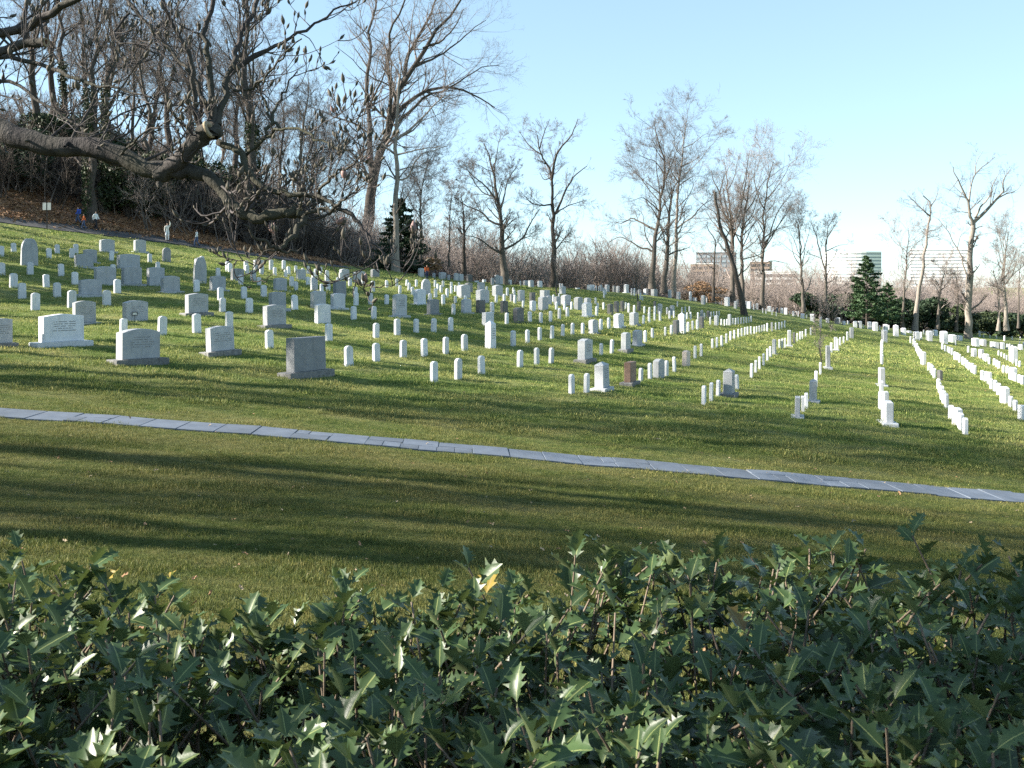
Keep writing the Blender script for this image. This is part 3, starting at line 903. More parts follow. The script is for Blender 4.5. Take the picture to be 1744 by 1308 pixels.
G,1179.8,561.6,5.6,15.3,,
G,1187.8,561.8,5.6,17.5,,
G,1170.2,543.9,4.6,11.6,,
G,1176.2,544.3,4.6,13.0,,
G,1188.7,544.3,4.6,12.4,,
G,1199.9,542.7,3.0,10.0,,
G,1209.6,553.8,5.0,14.0,,
G,1211.1,540.3,2.8,9.4,,
G,1215.6,539.7,3.0,9.4,,
G,1220.6,539.1,3.0,9.2,,
G,1224.8,538.3,3.4,8.8,,
G,1161.4,533.9,3.0,10.6,,
G,1167.1,532.9,3.6,10.6,,
G,1174.1,532.5,3.6,10.6,,
G,1140.3,543.7,5.0,14.4,,
G,1136.6,535.7,4.4,12.4,,
G,1153.6,522.6,3.4,9.4,,
G,1124.3,545.7,5.0,15.5,,
G,1147.8,541.3,4.0,12.0,,
G,863.9,504.1,4.8,14.2,,
G,875.6,505.6,5.2,11.9,,
G,876.8,516.8,6.1,14.5,,
G,890.8,523.8,6.4,11.9,,
G,905.5,514.5,5.1,11.2,,
G,886.2,485.6,3.3,8.6,,
G,942.4,488.9,3.1,8.3,,
G,953.7,491.4,2.5,8.9,,
G,957.6,491.4,3.0,8.5,,
G,942.7,514.5,4.5,12.7,,
G,952.2,510.1,4.0,10.4,,
G,947.8,528.0,5.7,14.2,,
G,961.7,528.0,5.2,14.6,,
G,973.5,527.2,4.9,13.4,,
G,1014.3,518.3,3.9,11.5,,
G,1017.9,528.0,4.2,12.2,,
G,1016.2,538.1,5.2,16.8,,
G,1028.1,528.0,4.3,13.0,,
G,1065.7,526.5,3.6,11.5,,
G,1070.6,533.6,4.6,17.9,,
G,1080.2,535.4,4.5,15.7,,
G,1097.5,533.9,4.5,12.2,,
G,1095.8,551.8,5.5,15.4,,
G,1105.6,536.9,4.6,13.7,,
G,1105.5,549.6,4.5,17.1,,
G,1114.9,535.4,4.5,14.2,,
G,1115.1,546.6,4.2,14.2,,
G,863.0,551.5,6.0,18.8,,
G,902.6,550.0,7.2,19.8,,
G,921.1,550.0,6.6,18.3,,
G,937.7,548.4,6.4,18.9,,
G,952.4,543.6,6.0,18.9,,
G,966.3,540.6,6.0,17.4,,
G,1023.2,562.7,6.0,19.5,,
G,1036.8,559.7,5.7,18.8,,
G,958.2,572.4,7.9,20.3,,
G,975.0,569.7,7.6,19.8,,
G,992.3,568.5,6.7,18.6,,
G,1075.8,502.3,3.7,11.3,,
G,1080.4,503.1,4.9,12.4,,
G,1090.7,510.1,3.1,11.2,,
G,1094.2,512.3,2.7,8.5,,
G,1015.6,495.2,3.3,8.6,,
G,1020.0,495.5,3.4,8.1,,
G,1027.7,499.3,3.0,9.4,,
G,1028.7,507.1,2.5,11.9,,
G,1031.4,502.3,3.0,10.1,,
G,658.6,519.1,9.5,17.6,,
G,658.6,490.4,7.5,13.0,,
G,675.8,488.1,7.5,13.4,,
G,681.0,500.1,7.5,14.2,,
G,692.9,488.1,6.0,11.9,,
G,696.6,496.0,6.7,14.6,,
G,709.2,488.1,5.2,11.9,,
G,702.2,503.0,6.7,14.6,,
G,741.0,488.9,5.8,11.9,,
G,745.5,494.1,5.2,10.9,,
G,754.6,488.9,4.9,10.9,,
G,751.3,498.6,5.5,13.1,,
G,768.8,492.6,4.8,12.5,,
G,768.7,499.8,5.5,12.4,,
G,761.6,506.8,6.3,15.7,,
G,775.7,497.1,5.1,11.2,,
G,781.8,491.4,4.9,10.7,,
G,741.6,506.8,6.4,16.0,,
G,731.7,515.7,7.5,16.4,,
G,775.5,518.0,7.2,13.9,,
G,754.8,519.4,6.6,17.9,,
G,772.2,536.6,7.9,19.4,,
G,792.7,518.0,5.7,14.5,,
G,828.8,498.6,4.9,10.9,,
G,874.2,500.1,4.2,10.4,,
G,875.8,503.0,5.5,9.2,,
G,845.0,516.2,6.0,13.9,,
G,858.6,515.0,4.9,14.2,,
G,838.3,534.4,6.6,20.1,,
G,676.5,570.9,12.5,28.0,,
G,708.8,566.9,10.9,24.0,,
G,738.5,566.4,10.7,24.3,,
G,767.5,564.2,9.8,23.9,,
G,874.1,589.1,9.6,26.3,,
G,898.5,584.1,9.0,22.7,,
G,919.3,579.5,8.4,22.1,,
G,940.0,576.9,7.6,22.5,,
G,885.7,626.3,10.6,30.3,,
G,914.1,621.0,10.0,28.9,,
G,938.7,619.6,9.8,27.5,,
G,739.3,650.1,15.7,34.9,,
G,780.4,646.1,14.4,36.1,,
G,820.2,637.7,13.0,32.1,,
G,640.9,616.2,14.4,32.1,,
G,686.8,609.0,13.0,30.1,,
G,722.9,606.6,11.8,30.5,,
G,759.0,602.6,11.8,28.9,,
G,791.3,597.6,10.8,28.5,,
G,640.6,576.5,12.2,26.5,,
G,636.6,543.8,11.0,22.5,,
G,631.3,519.7,9.6,20.9,,
G,371.6,473.2,8.0,17.1,,
G,387.9,462.2,8.0,17.7,,
G,392.0,464.2,8.6,16.1,,
G,420.9,467.2,7.8,15.9,,
G,418.9,460.2,7.0,16.5,,
G,445.5,467.4,8.0,15.5,,
G,461.9,460.2,6.6,18.3,,
G,468.1,469.2,7.0,14.0,,
G,483.1,460.2,6.2,17.1,,
G,491.6,468.2,7.0,14.4,,
G,486.4,471.8,7.6,12.6,,
G,503.9,464.2,6.4,12.0,,
G,525.0,466.6,6.4,13.6,,
G,515.6,469.2,7.0,12.6,,
G,546.6,467.4,6.4,12.8,,
G,537.8,472.2,6.8,14.4,,
G,533.5,475.3,6.6,12.4,,
G,556.9,477.9,8.0,17.7,,
G,496.7,487.5,8.0,16.9,,
G,524.3,486.3,7.8,15.1,,
G,504.2,495.9,9.0,16.7,,
G,410.1,486.3,9.4,18.5,,
G,441.2,486.3,7.4,14.4,,
G,580.2,478.3,6.4,14.6,,
G,575.4,486.3,7.0,14.0,,
G,596.2,488.3,7.6,15.7,,
G,547.8,498.3,8.8,14.9,,
G,559.1,494.9,8.4,17.7,,
G,618.6,486.3,7.0,16.1,,
G,635.1,496.3,8.0,18.1,,
G,605.5,506.4,9.0,18.1,,
G,606.3,520.4,8.6,22.1,,
G,334.9,497.7,11.6,21.5,,
G,375.6,511.4,11.4,22.1,,
G,415.8,509.0,11.6,21.1,,
G,449.5,506.8,10.8,21.5,,
G,502.2,526.8,11.0,24.9,,
G,378.8,532.0,13.8,24.9,,
G,424.6,532.9,13.6,25.7,,
G,602.5,544.5,11.0,23.1,,
G,335.2,566.2,16.7,32.1,,
G,390.2,559.5,15.1,29.1,,
G,560.1,581.2,13.6,30.3,,
G,459.1,594.1,16.1,32.5,,
G,594.3,624.2,15.5,35.5,,
G,2.1,436.8,9.8,18.1,,
G,23.4,430.2,10.6,16.7,,
G,83.4,439.8,11.0,17.3,,
G,97.3,432.2,10.0,16.1,,
G,122.2,439.6,10.4,16.9,,
G,129.0,432.6,9.2,17.3,,
G,189.8,443.4,10.0,16.5,,
G,255.3,447.2,9.6,15.3,,
G,269.1,461.3,9.2,15.5,,
G,334.6,457.3,9.0,17.1,,
G,343.8,452.6,8.0,16.5,,
G,2.5,469.1,15.1,22.1,,
G,51.4,467.7,14.0,21.1,,
G,104.3,469.9,13.4,20.7,,
G,192.5,468.9,11.6,18.7,,
G,22.7,490.0,16.5,24.9,,
G,79.1,489.2,14.4,22.1,,
G,127.4,485.2,14.0,22.3,,
G,37.8,508.4,17.1,26.7,,
G,97.4,506.0,15.9,24.9,,
G,60.1,528.5,19.1,29.9,,
G,122.2,524.1,16.5,29.9,,
G,181.8,520.9,16.1,26.9,,
G,199.9,499.4,13.6,24.1,,
G,210.3,569.6,18.9,27.3,,
G,276.1,570.6,17.7,32.5,,"""
ORD = 'first second third fourth fifth sixth seventh eighth ninth tenth eleventh twelfth thirteenth fourteenth fifteenth sixteenth seventeenth eighteenth nineteenth twentieth'.split()
def ordw(i):
    if i < 20: return ORD[i]
    tens = {2:'twenty',3:'thirty',4:'forty',5:'fifty',6:'sixty'}[(i+1)//10]
    u = (i+1) % 10
    return tens + '-' + ORD[u-1] if u else {20:'twentieth',30:'thirtieth',40:'fortieth',50:'fiftieth',60:'sixtieth'}[i+1]
def yaw_of(px, mon):
    return math.radians(float(np.interp(px, [0,500,740,1000,1300,1500,1744], [50,53,62,66,70,80,84] if mon else [57,60,64,67,71,82,88])))
def arch(w, h0, h1, n=8):
    """outline of a slab with a shallow rounded top, shoulders at h0 and crown at h1"""
    pts = [(-w/2, 0), (w/2, 0)]
    for i in range(n+1):
        a = i/n; x = w/2 - w*a
        pts.append((x, h0 + (h1-h0)*(1-(2*a-1)**2)**.8 if 0 < i < n else h0))
    return pts
hs_mesh = []
for v in range(4):
    mb = MB(); W = .33 + .01*(v-1.5); Hh = .66
    mb.prism(arch(W, Hh-.055-.008*v, Hh, 8), -.056, .056, .008)
    pts0 = mb
    hs_mesh.append(mb.mesh('headstone', [M['marble']]))
    hs_mesh[-1].transform(Matrix.Identity(4))
stones = []
for line in DATA.split():
    p = line.split(',')
    stones.append(dict(t=p[0], x=float(p[1]), y=float(p[2]), w=float(p[3]), h=float(p[4]), st=p[5], row=p[6]))
def zone(px):
    for lim, z in ((330,'on the left slope below the footpath'), (600,'under the sawn magnolia limb'), (820,'below the great forked tree'),
                   (1010,'below the lone bare oak'), (1200,'below the trio of tall trees'), (1380,'below the leaning snag'), (1800,'on the far right field')):
        if px < lim: return z
ROWTXT = dict(A='short row by the leaning snag', B='long row below the snag', C='row left of the sapling',
              D='short row beside the tall pillar', E='row behind the bare sapling', F='straight row right of the sapling',
              G='second row right of the sapling', H='third row right of the sapling', I='fourth row right of the sapling', J='row by the right edge')
for s in stones:
    s['p'] = on_ground(s['x'], s['y']); s['H'] = s['h']*s['p'].y/FPX; s['z'] = zone(s['x'])
HS = sorted([s for s in stones if s['t'] == 'G'], key=lambda s: -s['h'])
keep, rest = HS[:300], HS[300:]
for r_ in ROWTXT:
    L = sorted([s for s in keep if s['row'] == r_], key=lambda s: s['p'].y)
    for i, s in enumerate(L):
        s['lab'] = f"white headstone, {ordw(i)} from the near end, {ROWTXT[r_]}"
for z in {s['z'] for s in keep}:
    L = sorted([s for s in keep if not s['row'] and s['z'] == z], key=lambda s: -s['y'])
    for k in range(0, len(L), 7):
        for i, s in enumerate(sorted(L[k:k+7], key=lambda s: s['x'])):
            s['lab'] = f"white headstone {z}, {ordw(i)} in {ordw(k//7)} rank"
for i, s in enumerate(sorted(keep, key=lambda s: -s['y'])):
    p = s['p']; zs = min(max(s['H']/.66, .72), 1.4)
    o = link('headstone', hs_mesh[i % 4], None, (p.x, p.y, p.z-.03*zs), (math.radians(random.gauss(0,.9)), math.radians(random.gauss(0,1.1)), yaw_of(s['x'], False)+random.gauss(0,.035)),
             (min(max(zs,.85),1.15), min(max(zs,.9),1.2), zs*1.045))
    tag(o, s['lab'], 'headstone', 'white military headstones in rows')
mb = MB()
for s in rest:
    p = s['p']; zs = min(max(s['H']/.66, .8), 1.6); a = yaw_of(s['x'], False); c_, s_ = math.cos(a), math.sin(a)
    V0 = np.array([v.co for v in hs_mesh[0].vertices])*np.array([zs, zs, zs*1.04])
    V0 = np.c_[V0[:,0]*c_-V0[:,1]*s_, V0[:,0]*s_+V0[:,1]*c_, V0[:,2]] + np.array([p.x, p.y, p.z-.03])
    mb.add(V0, [tuple(f.vertices) for f in hs_mesh[0].polygons])
tag(link('distant_headstones', mb.mesh('distant_headstones', [M['marble']])), 'tiny far white headstones along the skyline', kind='stuff')

def engrave(mb, w, z0, z1, y, rows, g):
    for r in range(rows):
        z = z1 - (z1-z0)*(r+.5)/rows; hw = w*(.25 + .2*g.random()); x = -hw
        while x < hw:
            l = g.uniform(.015, .05)
            if g.random() < .82: mb.box((x+l/2, y, z), (l*.8, .004, (z1-z0)/rows*.42))
            x += l
MSTYLE = dict(w='marble', g='granite_dark', d='granite_dark', n='granite_pink')
MAN = {  # labels written by hand for the monuments that stand out; key: rounded photo column
    104: 'broad white marble monument with low base, frontmost on the left slope',
    235: 'large grey granite monument with curved top and thick base, left foreground',
    517: 'big flat-topped granite monument on rough base, nearest the flagstone path',
    375: 'grey granite monument with peaked top, between two white headstones at left',
    1073: 'reddish brown granite tablet on a wide base, front middle',
    1026: 'tall pale grey slab with pointed top beside the brown tablet',
    1241: 'tall grey pillar monument with pyramid cap and stepped base',
    1357: 'pale granite monument at the near end of the row behind the sapling',
    1511: 'white monument on plinth at the near end of the straight right row',
    836: 'tall narrow white tablet with pointed top in the middle lawn',
    681: 'tall grey slab monument with light left edge below the forked tree',
    50: 'tall pointed arch tablet in shade on the left slope',
    340: 'tall pointed arch tablet in shade under the sawn limb',
    230: 'grey curved-top monument with a small black placard before it',
    284: 'slim round-topped tablet below the footpath on the left',
    715: 'white scroll-sided monument with flared base below the forked tree',
    1169: 'small pinkish granite block standing alone in the middle lawn',
    1162: 'tall bright white pointed monument among the middle rows',
    826: 'dark grey granite block below the great forked tree',
}
L = sorted([s for s in stones if s['t'] == 'M'], key=lambda s: -s['y'])
for z in {s['z'] for s in L}:
    for q, s in enumerate([s for s in L if s['z'] == z]): s['q'] = q
used = set()
SH = dict(p='pointed-arch', r='round-topped', P='pointed', c='curved-top', k='peaked', f='flat-topped')
for i, s in enumerate(L):
    p, st = s['p'], s['st']; d = p.y; a = yaw_of(s['x'], True); phi = math.atan((s['x']-CX)/FPX)
    aw = s['w']*d/FPX; H = s['H']; small = s['h'] < 22
    if H > 2.2: H = 2.2
    kap = .30 if 'P' not in st else .55
    den = max(.5, abs(math.cos(a+phi)) + kap*abs(math.sin(a+phi)))
    W = min(aw/den, 2.6); T = min(max(W*kap, .16), .5)
    if st[0] in 'pr': T = .16
    mk = 'granite_pale' if (i*7 % 8) and st != 'fB' else 'granite'
    if s['h'] > 34 and st != 'fB': mk = 'granite_pale'
    for ch in st[1:]:
        if ch in MSTYLE: mk = MSTYLE[ch]
    if 'B' in st and 'n' in st: mk = 'granite_brown'
    g = np.random.default_rng(i)
    bh = 0.
    rot = (math.radians(g.normal(0,.6)), math.radians(g.normal(0,.6)), a + g.normal(0,.03))
    root = bpy.data.objects.new('grave_monument', None); C.objects.link(root)
    root.location = (p.x, p.y, p.z-.04); root.rotation_euler = rot; root.empty_display_size = .3
    H += .04
    if 'b' in st or 'B' in st:
        bh = H*(.17 if 'B' in st else .12)
        ex = .16*W + .05
        mb = MB(); mb.prism([(-W/2-ex,-.15),(W/2+ex,-.15),(W/2+ex,bh-.02),(W/2+ex-.03,bh),(-W/2-ex+.03,bh),(-W/2-ex,bh-.02)], -T/2-.12, T/2+.12, .02)
        link('base', mb.mesh('base', [M['rough_base' if 'B' in st and mk != 'marble' else mk]]), root)
    else:
        mb = None
    h = H - bh; top = {'c': .09, 'k': .06, 'f': .0}.get(st[0], 0)
    mb = MB()
    if st[0] == 'p':
        n = 9; pts = [(-W*.52,-.1),(W*.52,-.1),(W*.5,h*.52)]
        for q in range(1, n): t = q/n; pts.append((W*.5*math.cos(t*1.42)**.9, h*.52+h*.48*math.sin(t*math.pi/2)**.95))
        pts.append((0,h)); pts += [(-x_, z_) for x_, z_ in pts[-2:2:-1]] + [(-W*.5,h*.52)]
        mb.prism(pts, -T/2, T/2, .012)
    elif st[0] == 'r':
        pts = [(-W/2,-.1),(W/2,-.1)] + [(W/2*math.cos(math.pi*q/12), h-W*.42+W*.42*math.sin(math.pi*q/12)) for q in range(13)]
        mb.prism(pts, -T/2, T/2, .012)
    elif st[0] == 'P':
        mb.prism([(-W/2,0),(W/2,0),(W/2*.9,h*.86),(-W/2*.9,h*.86)], -T/2, T/2, .015)
        x1, y1 = W/2*.93, T/2*1.02
        mb.add([(-x1,-y1,h*.862),(x1,-y1,h*.862),(x1,y1,h*.862),(-x1,y1,h*.862),(-x1*.9,-y1*.9,h*.90),(x1*.9,-y1*.9,h*.90),(x1*.9,y1*.9,h*.90),(-x1*.9,y1*.9,h*.90),(-x1*.25,0,h),(x1*.25,0,h)],
               [(3,2,1,0),(0,1,5,4),(1,2,6,5),(2,3,7,6),(3,0,4,7),(4,5,9,8),(6,7,8,9),(5,6,9),(7,4,8)])
    else:
        z0 = -.1 if not bh else 0
        if top:
            n = 8; pts = [(-W/2,z0),(W/2,z0)]
            for q in range(n+1):
                u = 1-2*q/n; pts.append((u*W/2, h - top*W*(u*u if st[0] == 'c' else abs(u)**1.3)))
        else: pts = [(-W/2,z0),(W/2,z0),(W/2*.985,h),(-W/2*.985,h)]
        mb.prism(pts, -T/2, T/2, .015)
    link('tablet', mb.mesh('tablet', [M[mk]]), root, (0,0,bh))
    if s['h'] > 34 and st[0] in 'ckfP' and 'n' not in st:
        mb = MB(); engrave(mb, W*.8, h*.36, h*.76, -T/2-.0005, 5, g)
        link('inscription', mb.mesh('inscription', [M['engraved']]), root, (0,0,bh))
    lab = None
    kx = round(s['x'])
    for c, t_ in MAN.items():
        if abs(c-kx) <= 3 and c not in used and (c not in (1162,826,230,50,340,284) or True):
            ok = {1162: st.startswith('Pw'), 826: 'd' in st, 104: 'B' in st, 235: 'B' in st, 517: 'B' in st, 50: st[0]=='p', 340: st[0]=='p', 284: st[0]=='r', 230: st=='c' and s['y']>540,
                  836: st[0]=='P', 1026: st[0]=='P', 1241: 'B' in st, 1357: s['y']>700, 1511: s['y']>715, 375: 'B' in st, 681: s['h']>35, 715: 'cb' in st, 1169: 'n' in st, 1073: 'n' in st}.get(c, True)
            if ok: lab = t_; used.add(c); break
    if lab is None:
        colw = {'marble':'white','granite_dark':'dark','granite_pink':'pinkish','granite_brown':'brown'}.get(mk, 'grey')
        lab = f"{colw} {SH[st[0]]} monument {s['z']}, {ordw(s['q'])} from the front there"
    tag(root, lab, 'gravestone', 'private grave monuments on the slope')

# ------------------------------------------------------------------ bare trees
def grow(limbs, radii, H, g, dens=(.8, 7, 4.8, 2.5), fine=.010, up=.07, t0=.18, levels=4, l1=.25):
    """limbs: list of (S,3) world polylines, radii list of (S,). returns trunk TB, crown TB"""
    tr, cr = TB(), TB()
    P = np.stack(limbs); R = np.stack(radii)
    tr.add(P[:1], R[:1], 9)
    if len(P) > 1: tr.add(P[1:], R[1:], 6)
    Ls = np.linalg.norm(np.diff(P, axis=1), axis=2).sum(1)
    cnt = g.poisson(Ls*dens[0]*np.where(np.arange(len(P)) == 0, .75, 1.))
    P1, R1 = spawn(P, R, cnt, np.full(len(P), H*l1), (28, 62), 8, g, t0, 1., up, .15, .42, .22, fine*1.6, .5)
    if t0 > .1: pass
    cr.add(P1, R1, 4)
    L1 = np.linalg.norm(np.diff(P1, axis=1), axis=2).sum(1)
    P2, R2 = spawn(P1, R1, g.poisson(dens[1]*np.clip(L1/(H*.14), .4, 1.6)), L1*.52, (25, 60), 5, g, .12, 1., up, .2, .62, .3, fine*1.15, .5)
    cr.add(P2, R2, 3)
    L2 = np.linalg.norm(np.diff(P2, axis=1), axis=2).sum(1)
    P3, R3 = spawn(P2, R2, g.poisson(dens[2], len(P2)), L2*.6, (22, 55), 3, g, .1, 1., up, .2, .7, .4, fine*.9, .4)
    cr.add(P3, R3, 3)
    if levels > 3:
        L3 = np.linalg.norm(np.diff(P3, axis=1), axis=2).sum(1)
        P4, R4 = spawn(P3, R3, g.poisson(dens[3], len(P3)), L3*.75, (20, 50), 2, g, .15, 1., up, .2, .8, .5, fine*.75, .3)
        cr.add(P4, R4, 3)
    return tr, cr

def hero(v, limbs, label, D=None, seed=0, bark='bark', twig='twig', few=False, generic=0, group=None, cat='tree', dens=None, fine=.010, base=None, l1=.25, levels=4):
    ox, oy, sc = v; g = np.random.default_rng(seed+11)
    tp = [(ox+x/sc, oy+y/sc) for x, y in limbs[0][0]]
    if base is None:
        b = on_ground(tp[0][0], tp[0][1]); d0 = b.y if D is None else D
    else: d0 = base
    if D is not None or base is not None: b = Vector(at(tp[0][0], tp[0][1], d0))
    S = 14; PL, RL = [], []
    for k, (pts, w0, w1) in enumerate(limbs):
        q = np.array([(ox+x/sc, oy+y/sc) for x, y in pts]); n = len(q)
        ln = np.linalg.norm(np.diff(q, axis=0), axis=1).sum()*d0/FPX
        slope = 0 if k == 0 else g.choice([-1,1])*g.uniform(.15,.6)
        tt = np.r_[0, np.cumsum(np.linalg.norm(np.diff(q, axis=0), axis=1))]; tt /= tt[-1]
        # a limb starts at its parent's depth
        y0 = d0
        if k > 0:
            A = np.concatenate(PL); px = CX + A[:,0]/A[:,1]*FPX; py = HY - A[:,2]/A[:,1]*FPX
            y0 = A[np.argmin((px-q[0,0])**2+(py-q[0,1])**2), 1]
        lean = np.cumsum(g.normal(0, .012, n))*ln if k == 0 else 0
        d = y0 + slope*ln*tt + lean*(np.arange(n) > 0)
        P = np.array([at(a, c, e) for (a, c), e in zip(q, d)])
        if k == 0: P[0,2] -= .25
        P = resample(P, S)
        P[1:-1] += g.normal(0, .012, (S-2, 3))*ln*.35
        t = np.linspace(0, 1, S)
        R = (w0 + (w1-w0)*t**.8)/sc/2*d0/FPX
        if k == 0: R = R*(1+.45*np.exp(-t*S*.9))/1.05
        PL.append(P); RL.append(R)
    H = (tp[0][1]-min(oy+p[1]/sc for l in limbs for p in l[0]))*d0/FPX
    if generic:
        A, RA = spawn(np.stack(PL[:1]), np.stack(RL[:1]), np.array([generic]), np.array([H*.50]), (26, 58), S, g, .38, .97, .05, .11, .5, .2, .02, .45)
        PL += list(A); RL += list(RA)
    if few: dens = (.35, 3, 3, 1.5)
    tr, cr = grow(PL, RL, max(H, 6), g, dens or (.8, 7, 4.8, 2.5), fine, l1=l1, levels=levels)
    root = bpy.data.objects.new('bare_tree', None); C.objects.link(root); root.location = tuple(b)
    for nm, tb, m in (('trunk', tr, bark), ('crown', cr, twig)):
        me = tb.mesh(nm, M[m]); me.transform(Matrix.Translation(-Vector(b)))
        link(nm, me, root)
    tag(root, label, cat, group)
    return root

v1 = (560, 0, 2.616); vC = (980, 180, 3.443); v4 = (1344, 240, 3.633)
hero(v1, [([(145,1180),(160,1040),(190,850),(225,700),(270,570),(300,430),(335,380),(375,300),(420,215),(470,140),(540,60),(600,-20)],64,8),
 ([(195,800),(182,640),(172,500),(172,380),(185,250),(180,130),(200,60),(215,-40)],32,8),
 ([(285,520),(340,465),(420,410),(520,390),(600,405),(680,440),(740,480)],26,4), ([(335,380),(350,260),(400,160),(455,60),(490,-40)],24,6),
 ([(262,600),(275,430),(268,250),(275,130),(320,50),(350,-30)],24,7), ([(300,560),(360,500),(430,430),(520,400),(600,350),(680,300),(760,290)],18,3),
 ([(175,480),(215,400),(250,320),(260,250)],14,5), ([(172,300),(140,250),(105,200)],9,3), ([(375,300),(450,270),(560,200),(640,130),(700,90)],14,3), ([(420,215),(500,180),(560,120),(600,40)],12,3)],
 'huge forked bare tree leaning right, tallest above the graves', seed=1, bark='bark_dark', twig='twig', dens=(.62,6,4.4,2.))
hero(v1, [([(297,1205),(297,1000),(298,800),(300,650),(302,560),(312,420),(318,330)],34,10), ([(305,620),(370,570),(440,500),(520,420)],15,4), ([(300,690),(250,650),(205,590),(190,540)],12,4),
 ([(300,800),(350,790),(400,700),(470,670),(530,650)],10,3), ([(305,690),(380,670),(450,660),(520,650)],9,2), ([(303,760),(400,740),(480,790)],8,2), ([(300,800),(262,780),(225,790)],8,2)],
 'slender straight bare tree in front of the dark spruce', seed=2, bark='bark_pale')
hero(v1, [([(785,1262),(778,1180),(770,1080),(765,980),(752,880),(735,780),(715,700),(690,640)],36,4), ([(772,1130),(740,1115),(700,1085),(660,1060),(610,1050)],12,3),
 ([(762,1000),(720,985),(680,945),(620,920),(560,880)],12,3), ([(750,900),(700,830),(650,790),(610,750)],10,3), ([(760,950),(780,880),(800,800),(840,740)],10,3), ([(735,780),(745,700),(760,620)],8,2),
 ([(785,1110),(830,1085),(870,1050),(900,990),(940,930)],12,3), ([(752,880),(690,860),(640,800),(600,720)],8,2)], 'rounded bare tree with low spreading limbs behind the centre graves', seed=3, twig='twig', dens=(1.4,8,5,2.6), l1=.2, generic=4)
hero(v1, [([(998,1275),(1000,1150),(1000,1000),(995,870),(992,790),(975,740),(950,690),(935,650),(930,600)],30,4), ([(993,800),(1005,720),(1030,660),(1070,620),(1100,560),(1110,530)],14,3),
 ([(1012,950),(1040,880),(1070,820),(1110,770),(1150,740)],14,3), ([(995,910),(950,915),(905,905),(860,860)],10,2), ([(950,690),(900,655),(850,590)],8,2), ([(1003,960),(1060,920),(1150,890)],8,2),
 ([(992,790),(960,800),(940,770)],6,2), ([(940,660),(960,590),(985,530)],7,2)], 'lone dark bare oak with twisting open crown near centre', seed=4, bark='bark_dark', dens=(1.3,8,5,2.6), l1=.19)
hero(vC, [([(450,1062),(455,950),(462,850),(480,720),(492,620),(508,520),(520,440),(525,350),(500,260),(465,150),(460,90)],36,4), ([(475,730),(440,715),(390,690),(330,660),(270,690),(230,680)],16,4),
 ([(460,860),(420,840),(380,830),(330,800),(260,770),(200,800)],14,3), ([(492,620),(440,570),(390,540),(330,560)],10,2), ([(508,520),(450,480),(380,420),(330,380)],9,2), ([(520,400),(470,330),(420,310),(370,290)],8,2),
 ([(522,440),(570,330),(600,240)],9,2), ([(462,850),(410,760),(395,640),(350,600)],9,2)], 'tall bare tree with broad left limbs, leftmost of the tall trio', generic=6, seed=5, group='trio of tall bare trees')
hero(vC, [([(520,1090),(528,950),(540,850),(545,750),(550,640),(560,560),(565,480)],38,10), ([(542,830),(520,790),(490,740)],10,3), ([(550,640),(520,560),(480,500)],10,3), ([(545,720),(590,660),(640,620)],10,3),
 ([(552,620),(570,500),(610,420),(600,330)],12,3)], 'thick trunked bare tree standing in the middle of the tall trio', generic=6, seed=6, group='trio of tall bare trees')
hero(vC, [([(578,1108),(582,950),(590,800),(596,650),(602,520),(608,420),(618,330),(630,240),(645,150),(650,90)],31,4), ([(598,720),(640,680),(690,650),(740,590),(800,550)],12,3), ([(605,470),(660,430),(720,400)],8,2),
 ([(615,360),(680,330),(740,290)],8,2), ([(628,250),(690,220),(740,180),(780,160)],7,2), ([(606,450),(560,380),(540,300),(500,240)],9,2), ([(590,800),(640,750),(700,740)],7,2), ([(622,300),(580,230),(590,150)],7,2)],
 'tall bare tree with pale trunk, rightmost of the tall trio', generic=6, seed=7, bark='bark_pale', group='trio of tall bare trees')
hero(vC, [([(992,1232),(975,1150),(950,1040),(925,930),(893,830),(862,740),(840,650),(828,570),(820,505)],36,17), ([(880,780),(905,730),(930,690)],9,4), ([(945,1015),(980,960),(970,930)],9,6)],
 'leaning dark snag with broken top standing among the headstones', seed=8, bark='bark_dark', few=True, cat='dead tree')
hero(vC, [([(920,1145),(922,1000),(920,850),(920,690)],33,22), ([(920,690),(880,650),(855,580),(840,500),(810,440),(800,380)],18,3), ([(922,690),(905,590),(890,500),(885,400),(870,310)],14,3),
 ([(920,690),(960,640),(975,560),(1000,450),(1010,330)],12,3), ([(845,520),(870,420),(920,330)],8,2), ([(890,500),(930,420),(960,290)],8,2)], 'bare tree forking low just behind the leaning snag', dens=(.65,6.5,4.6,2.2), generic=12, seed=9, twig='twig_pink')
hero(vC, [([(980,1150),(978,950),(975,750),(985,640),(1010,540),(1020,440)],28,8), ([(985,640),(1040,570),(1080,480),(1150,400)],10,3), ([(978,650),(970,520),(1000,400),(1020,280)],9,2), ([(985,900),(1060,880),(1120,850)],9,3),
 ([(980,760),(1040,700),(1080,620)],8,2), ([(978,980),(1010,950),(1040,910),(1090,880)],7,2)], 'grey bare tree right of the leaning snag', dens=(.65,6.5,4.6,2.2), generic=12, seed=10, twig='twig_pink')
hero(vC, [([(1095,1180),(1098,1000),(1100,850),(1102,700),(1105,600),(1120,500),(1140,400),(1160,330)],27,4), ([(1100,850),(1140,760),(1160,690),(1200,600),(1260,520)],10,3), ([(1105,600),(1060,500),(1050,400),(1060,310)],9,2),
 ([(1103,700),(1060,650),(1060,600)],8,2), ([(1100,930),(1160,910),(1260,930)],8,2), ([(1102,780),(1170,730),(1280,700)],8,2), ([(1110,560),(1180,480),(1230,400),(1260,340)],8,2), ([(1098,900),(1040,860),(1000,830)],7,2)],
 'full crowned bare tree with arching right limbs beyond the snag', dens=(.65,6.5,4.6,2.2), generic=12, seed=11, twig='twig_pink')
